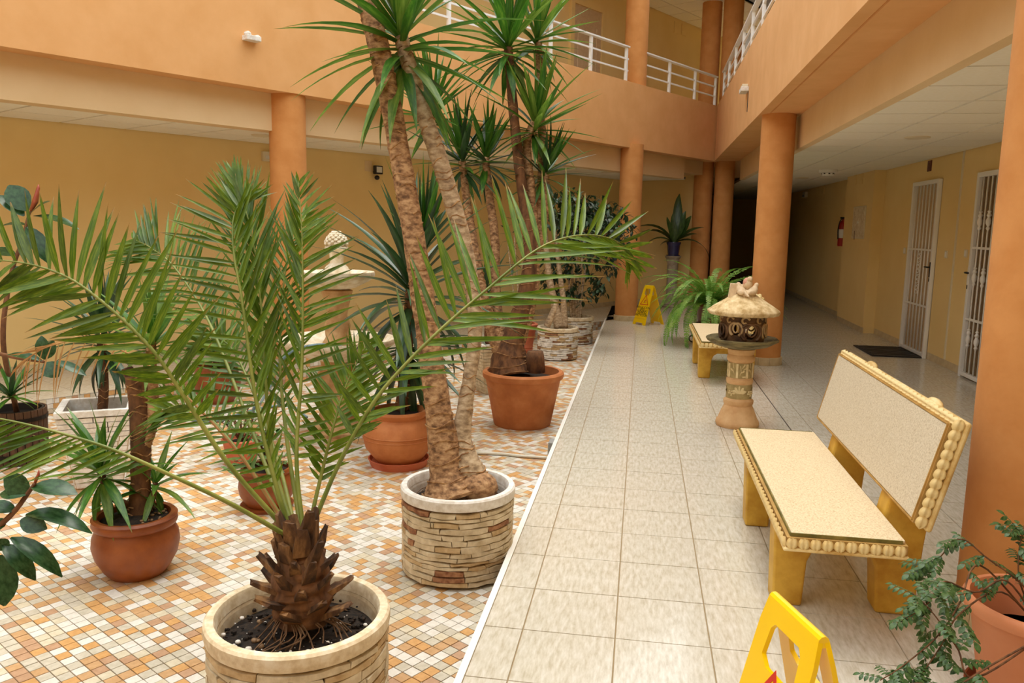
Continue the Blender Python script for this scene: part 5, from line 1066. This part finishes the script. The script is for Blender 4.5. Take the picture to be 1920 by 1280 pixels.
for k in range(7): MB().box(-.25, .25, -.4+k*.125, -.37+k*.125, .012, .016).build('mat_rib', MT['black'], mt_)
def on_wall(name, label, cat, px, size, mt, th=.012, m=M_W, group=None):
    p = onM(px[0], px[1], m); t = float(np.array(p)[:2] @ BD); o = MB().box(-size[0]/2, size[0]/2, -size[1]/2, size[1]/2, 0, th).build(name, mt); o.matrix_basis = wallM(t, p.z, 0, m); bev(o, .003); return tag(o, label, cat, group)
def mark(parent, txt, size, mt, z): tm = text_mesh(txt, size); tm.materials.append(mt); link('numeral', tm, parent, Matrix.Translation((0, 0, z)))
n1 = on_wall('number_plate', 'small maroon number plate above the far barred door', 'number plate', (1744, 311), (.13, .13), MT['maroon']); mark(n1, '2', .1, MT['ink'], .0125)
n2 = on_wall('number_plate', 'maroon number plate above the barred door beside the big column', 'number plate', (1886, 283), (.14, .14), MT['maroon']); mark(n2, '1', .1, MT['ink'], .0125)
for px, lb in (((1775, 477), 'cream light switch just right of the far barred door'), ((1812, 475), 'cream light switch left of the nearer barred door'), ((1697, 470), 'cream bell push left of the far barred door')):
    s_ = on_wall('light_switch', lb, 'light switch', px, (.085, .085), MT['plas'], .01, group='switches on the corridor wall'); MB().box(-.022, .022, -.03, .03, .01, .015).build('rocker', MT['white'], s_)
p_ = onM(1808, 280, M_W); t_ = 9.66
o = MB().box(-.012, .012, .09, Z_C, 0, .015).build('cable_conduit', MT['plas']); o.matrix_basis = wallM(t_, 0); tag(o, 'thin cream cable conduit between the two barred doors', 'conduit')
cab = on_wall('meter_cabinet', 'grey flush meter cabinet door on the yellow wall pier', 'cabinet', (1611, 417), (.74, .5), MT['plas'], .012, M_W-.16); MB().box(-.35, .35, -.23, .23, .012, .016).build('cabinet_door', MT['stone_c'], cab); MB().lathe([(0, .016), (.02, .016), (.018, .028), (0, .03)], 12).build('lock', MT['white'], cab)
tm = text_mesh('1', .2, .002); tm.materials.append(MT['maroon']); o = link('floor_numeral', tm, None); p_ = onM(1604, 442, M_W-.16); o.matrix_basis = wallM(float(np.array(p_)[:2] @ BD), p_.z, .018, M_W-.16); tag(o, 'dark red figure 1 on the meter cabinet corner', 'numeral')
e = onM(1583, 432, M_W); te = 14.75; ext = thing('fire_extinguisher', BM(M_W-.075, te, e.z-.27), 'red fire extinguisher on the corridor wall beyond the pier', 'fire extinguisher')
autosmooth(MB().lathe([(0, 0), (.065, 0), (.07, .02), (.07, .36), (.05, .42), (.025, .44), (.025, .47), (0, .47)], 20).build('cylinder', MT['extred'], ext, True)); MB().box(-.05, .05, -.012, .012, .47, .5).build('valve_handle', MT['black'], ext); MB().tube(spline([(0, 0, .47), (-.06, -.06, .44), (-.085, -.05, .3), (-.075, -.04, .12)], 14), .01, 6).build('hose', MT['black'], ext, True); MB().lathe([(.0705, .14), (.0712, .15), (.0712, .28), (.0705, .29)], 20).build('label_band', MT['white'], ext)
for px, sz, lb in (((1512, 365), (.3, .12), 'small emergency light high on the dark corridor wall'), ):
    em = on_wall('emergency_light', lb, 'emergency light', px, sz, MT['plas'], .06); MB().box(-.12, .12, -.045, .0, .06, .066).build('lens', MT['glass'], em)
for px, lb in (((1534, 358), 'left junction cover high on the corridor wall'), ((1544, 357), 'right junction cover high on the corridor wall')): on_wall('junction_cover', lb, 'junction box', px, (.16, .14), MT['yellow'], .01)
for px, lb in (((1604, 337), 'left junction cover at the top of the wall pier'), ((1616, 335), 'right junction cover at the top of the wall pier')): on_wall('junction_cover', lb, 'junction box', px, (.16, .16), MT['yellow'], .01, M_W-.16)
# ceiling fittings
def downlight(p, label):
    t = thing('downlight', (p[0], p[1], Z_C-.012), label, 'ceiling light'); autosmooth(MB().lathe([(.075, .012), (.115, .012), (.11, 0), (.08, .002)], 28).build('ring', MT['plas'], t, True)); MB().lathe([(0, .007), (.08, .007)], 20).build('diffuser', MT['glass'], t)
downlight(G(1720, 257, Z_C), 'round recessed ceiling light above the near barred door'); downlight(G(1503, 333, Z_C), 'round recessed ceiling light far down the dark corridor'); downlight(G(492, 253, Z_C), 'round recessed ceiling light over the left gallery by the column'); downlight(G(1140, 322, Z_C), 'round recessed ceiling light over the gallery near the far column')
sp = G(1553, 318, Z_C); sm = thing('smoke_detector', (sp[0], sp[1], Z_C-.09), 'white smoke detector under the corridor ceiling', 'smoke detector')
autosmooth(MB().lathe([(0, .0), (.07, 0), (.085, .02), (.09, .04)], 24).build('sensor_head', MT['white'], sm, True)); autosmooth(MB().lathe([(.09, .04), (.13, .045), (.135, .088), (0, .09)], 24).build('base', MT['white'], sm, True))
for k in range(8): MB().box(.078, .092, -.012, .012, .022, .038, 0, Matrix.Rotation(k*math.pi/4, 4, 'Z')).build('vent_slot', MT['black'], sm)
# left wall fittings
def wallN(p): Xv = Vector((AD[0], AD[1], 0)); Zv = Vector((-ND[0], -ND[1], 0)); return Matrix(((Xv.x, 0, Zv.x, p[0]), (Xv.y, 0, Zv.y, p[1]), (0, 1, 0, p[2]), (0, 0, 0, 1)))
fl = empty('flood_light', (0, 0, 0)); fl.matrix_basis = wallN(onN(697, 322, N_W)); tag(fl, 'small black floodlight with motion sensor on the yellow rear wall', 'floodlight')
MB().box(-.12, .0, .0, .14, 0, .006).build('wall_patch', MT['cream'], fl); bev(MB().box(-.02, .11, -.03, .08, .05, .1).build('lamp_body', MT['black'], fl)); MB().box(.0, .09, -.01, .065, .1, .104).build('lens', MT['glass'], fl); MB().tube([(.03, 0, 0), (.03, 0, .06)], .012, 8).build('arm', MT['black'], fl); MB().ball((.04, -.075, .06), .035, 10, 6, (1, .9, 1)).build('motion_sensor', MT['black'], fl, True)
eb = MB().box(-.11, .11, -.055, .055, 0, .045).build('emergency_light', MT['plas']); eb.matrix_basis = wallN(onN(505, 294, N_W)); bev(eb); tag(eb, 'cream emergency light box beside the left column', 'emergency light'); MB().box(-.08, .08, -.03, .01, .045, .05).build('lens', MT['glass'], eb)
wl_ = empty('facade_lamp', (0, 0, 0)); wl_.matrix_basis = wallN(onN(467, 73, N_F)); tag(wl_, 'weathered white twin lamp on the orange facade at upper left', 'wall lamp')
bev(MB().box(-.075, .075, -.025, .02, 0, .09).build('lamp_base', MT['stone_w'], wl_)); MB().ball((-.045, .03, .05), .035, 8, 5, (1, .8, 1)).build('lamp_head', MT['stone_w'], wl_); MB().ball((.055, .015, .05), .032, 8, 5, (1, .8, 1)).build('lamp_head', MT['stone_w'], wl_)
p_ = onM(1402, 168, M_F); wr_ = empty('facade_lamp', (0, 0, 0)); wr_.matrix_basis = wallM(float(np.array(p_)[:2] @ BD), p_.z, 0, M_F); tag(wr_, 'small weathered beige lamp box on the right balcony beam', 'wall lamp')
bev(MB().box(-.13, .13, -.035, .02, 0, .09).build('lamp_base', MT['stone_w'], wr_)); bev(MB().box(-.08, .12, .02, .05, .01, .08).build('lamp_cover', MT['plas'], wr_)); MB().box(.1, .108, -.28, -.035, 0, .008).build('cable', MT['joint'], wr_)
# upper door on the gallery
ud = empty('door_3', (0, 0, 0)); pu = onN(1100, 60, N_W); pu.z = 2.95; ud.matrix_basis = wallN(pu); struct(ud, 'beige panelled door on the upper gallery behind the railing')
MB().box(-.42, .42, 0, 2.3, 0, .02).build('door_leaf', MT['wood'], ud)
for a in ((-.52, -.42, 0, 2.42), (.42, .52, 0, 2.42), (-.42, .42, 2.3, 2.42)): MB().box(a[0], a[1], a[2], a[3], 0, .05).build('door_frame', MT['yellow'], ud)
for z0, z1 in ((.2, 1.0), (1.2, 2.1)):
    P = [(-.28, z0, .02), (.28, z0, .02), (.28, z1-.1, .02), (.14, z1-.03, .02), (0, z1-.12, .02), (-.14, z1-.03, .02), (-.28, z1-.1, .02), (-.28, z0, .02)]; MB().tube(P, .012, 5).build('panel_moulding', MT['wood'], ud)
MB().ball((.33, 1.1, .06), .03, 8, 5).build('knob', MT['iron'], ud, True)
for k, x in enumerate((1268, 1282)):
    o = MB().box(-.09, .09, -.11, .11, 0, .012).build('junction_cover', MT['yellow']); o.matrix_basis = wallN(onN(x, 52+k*4, N_W)); tag(o, ('left' if k == 0 else 'right')+' junction cover on the upper gallery wall', 'junction box')
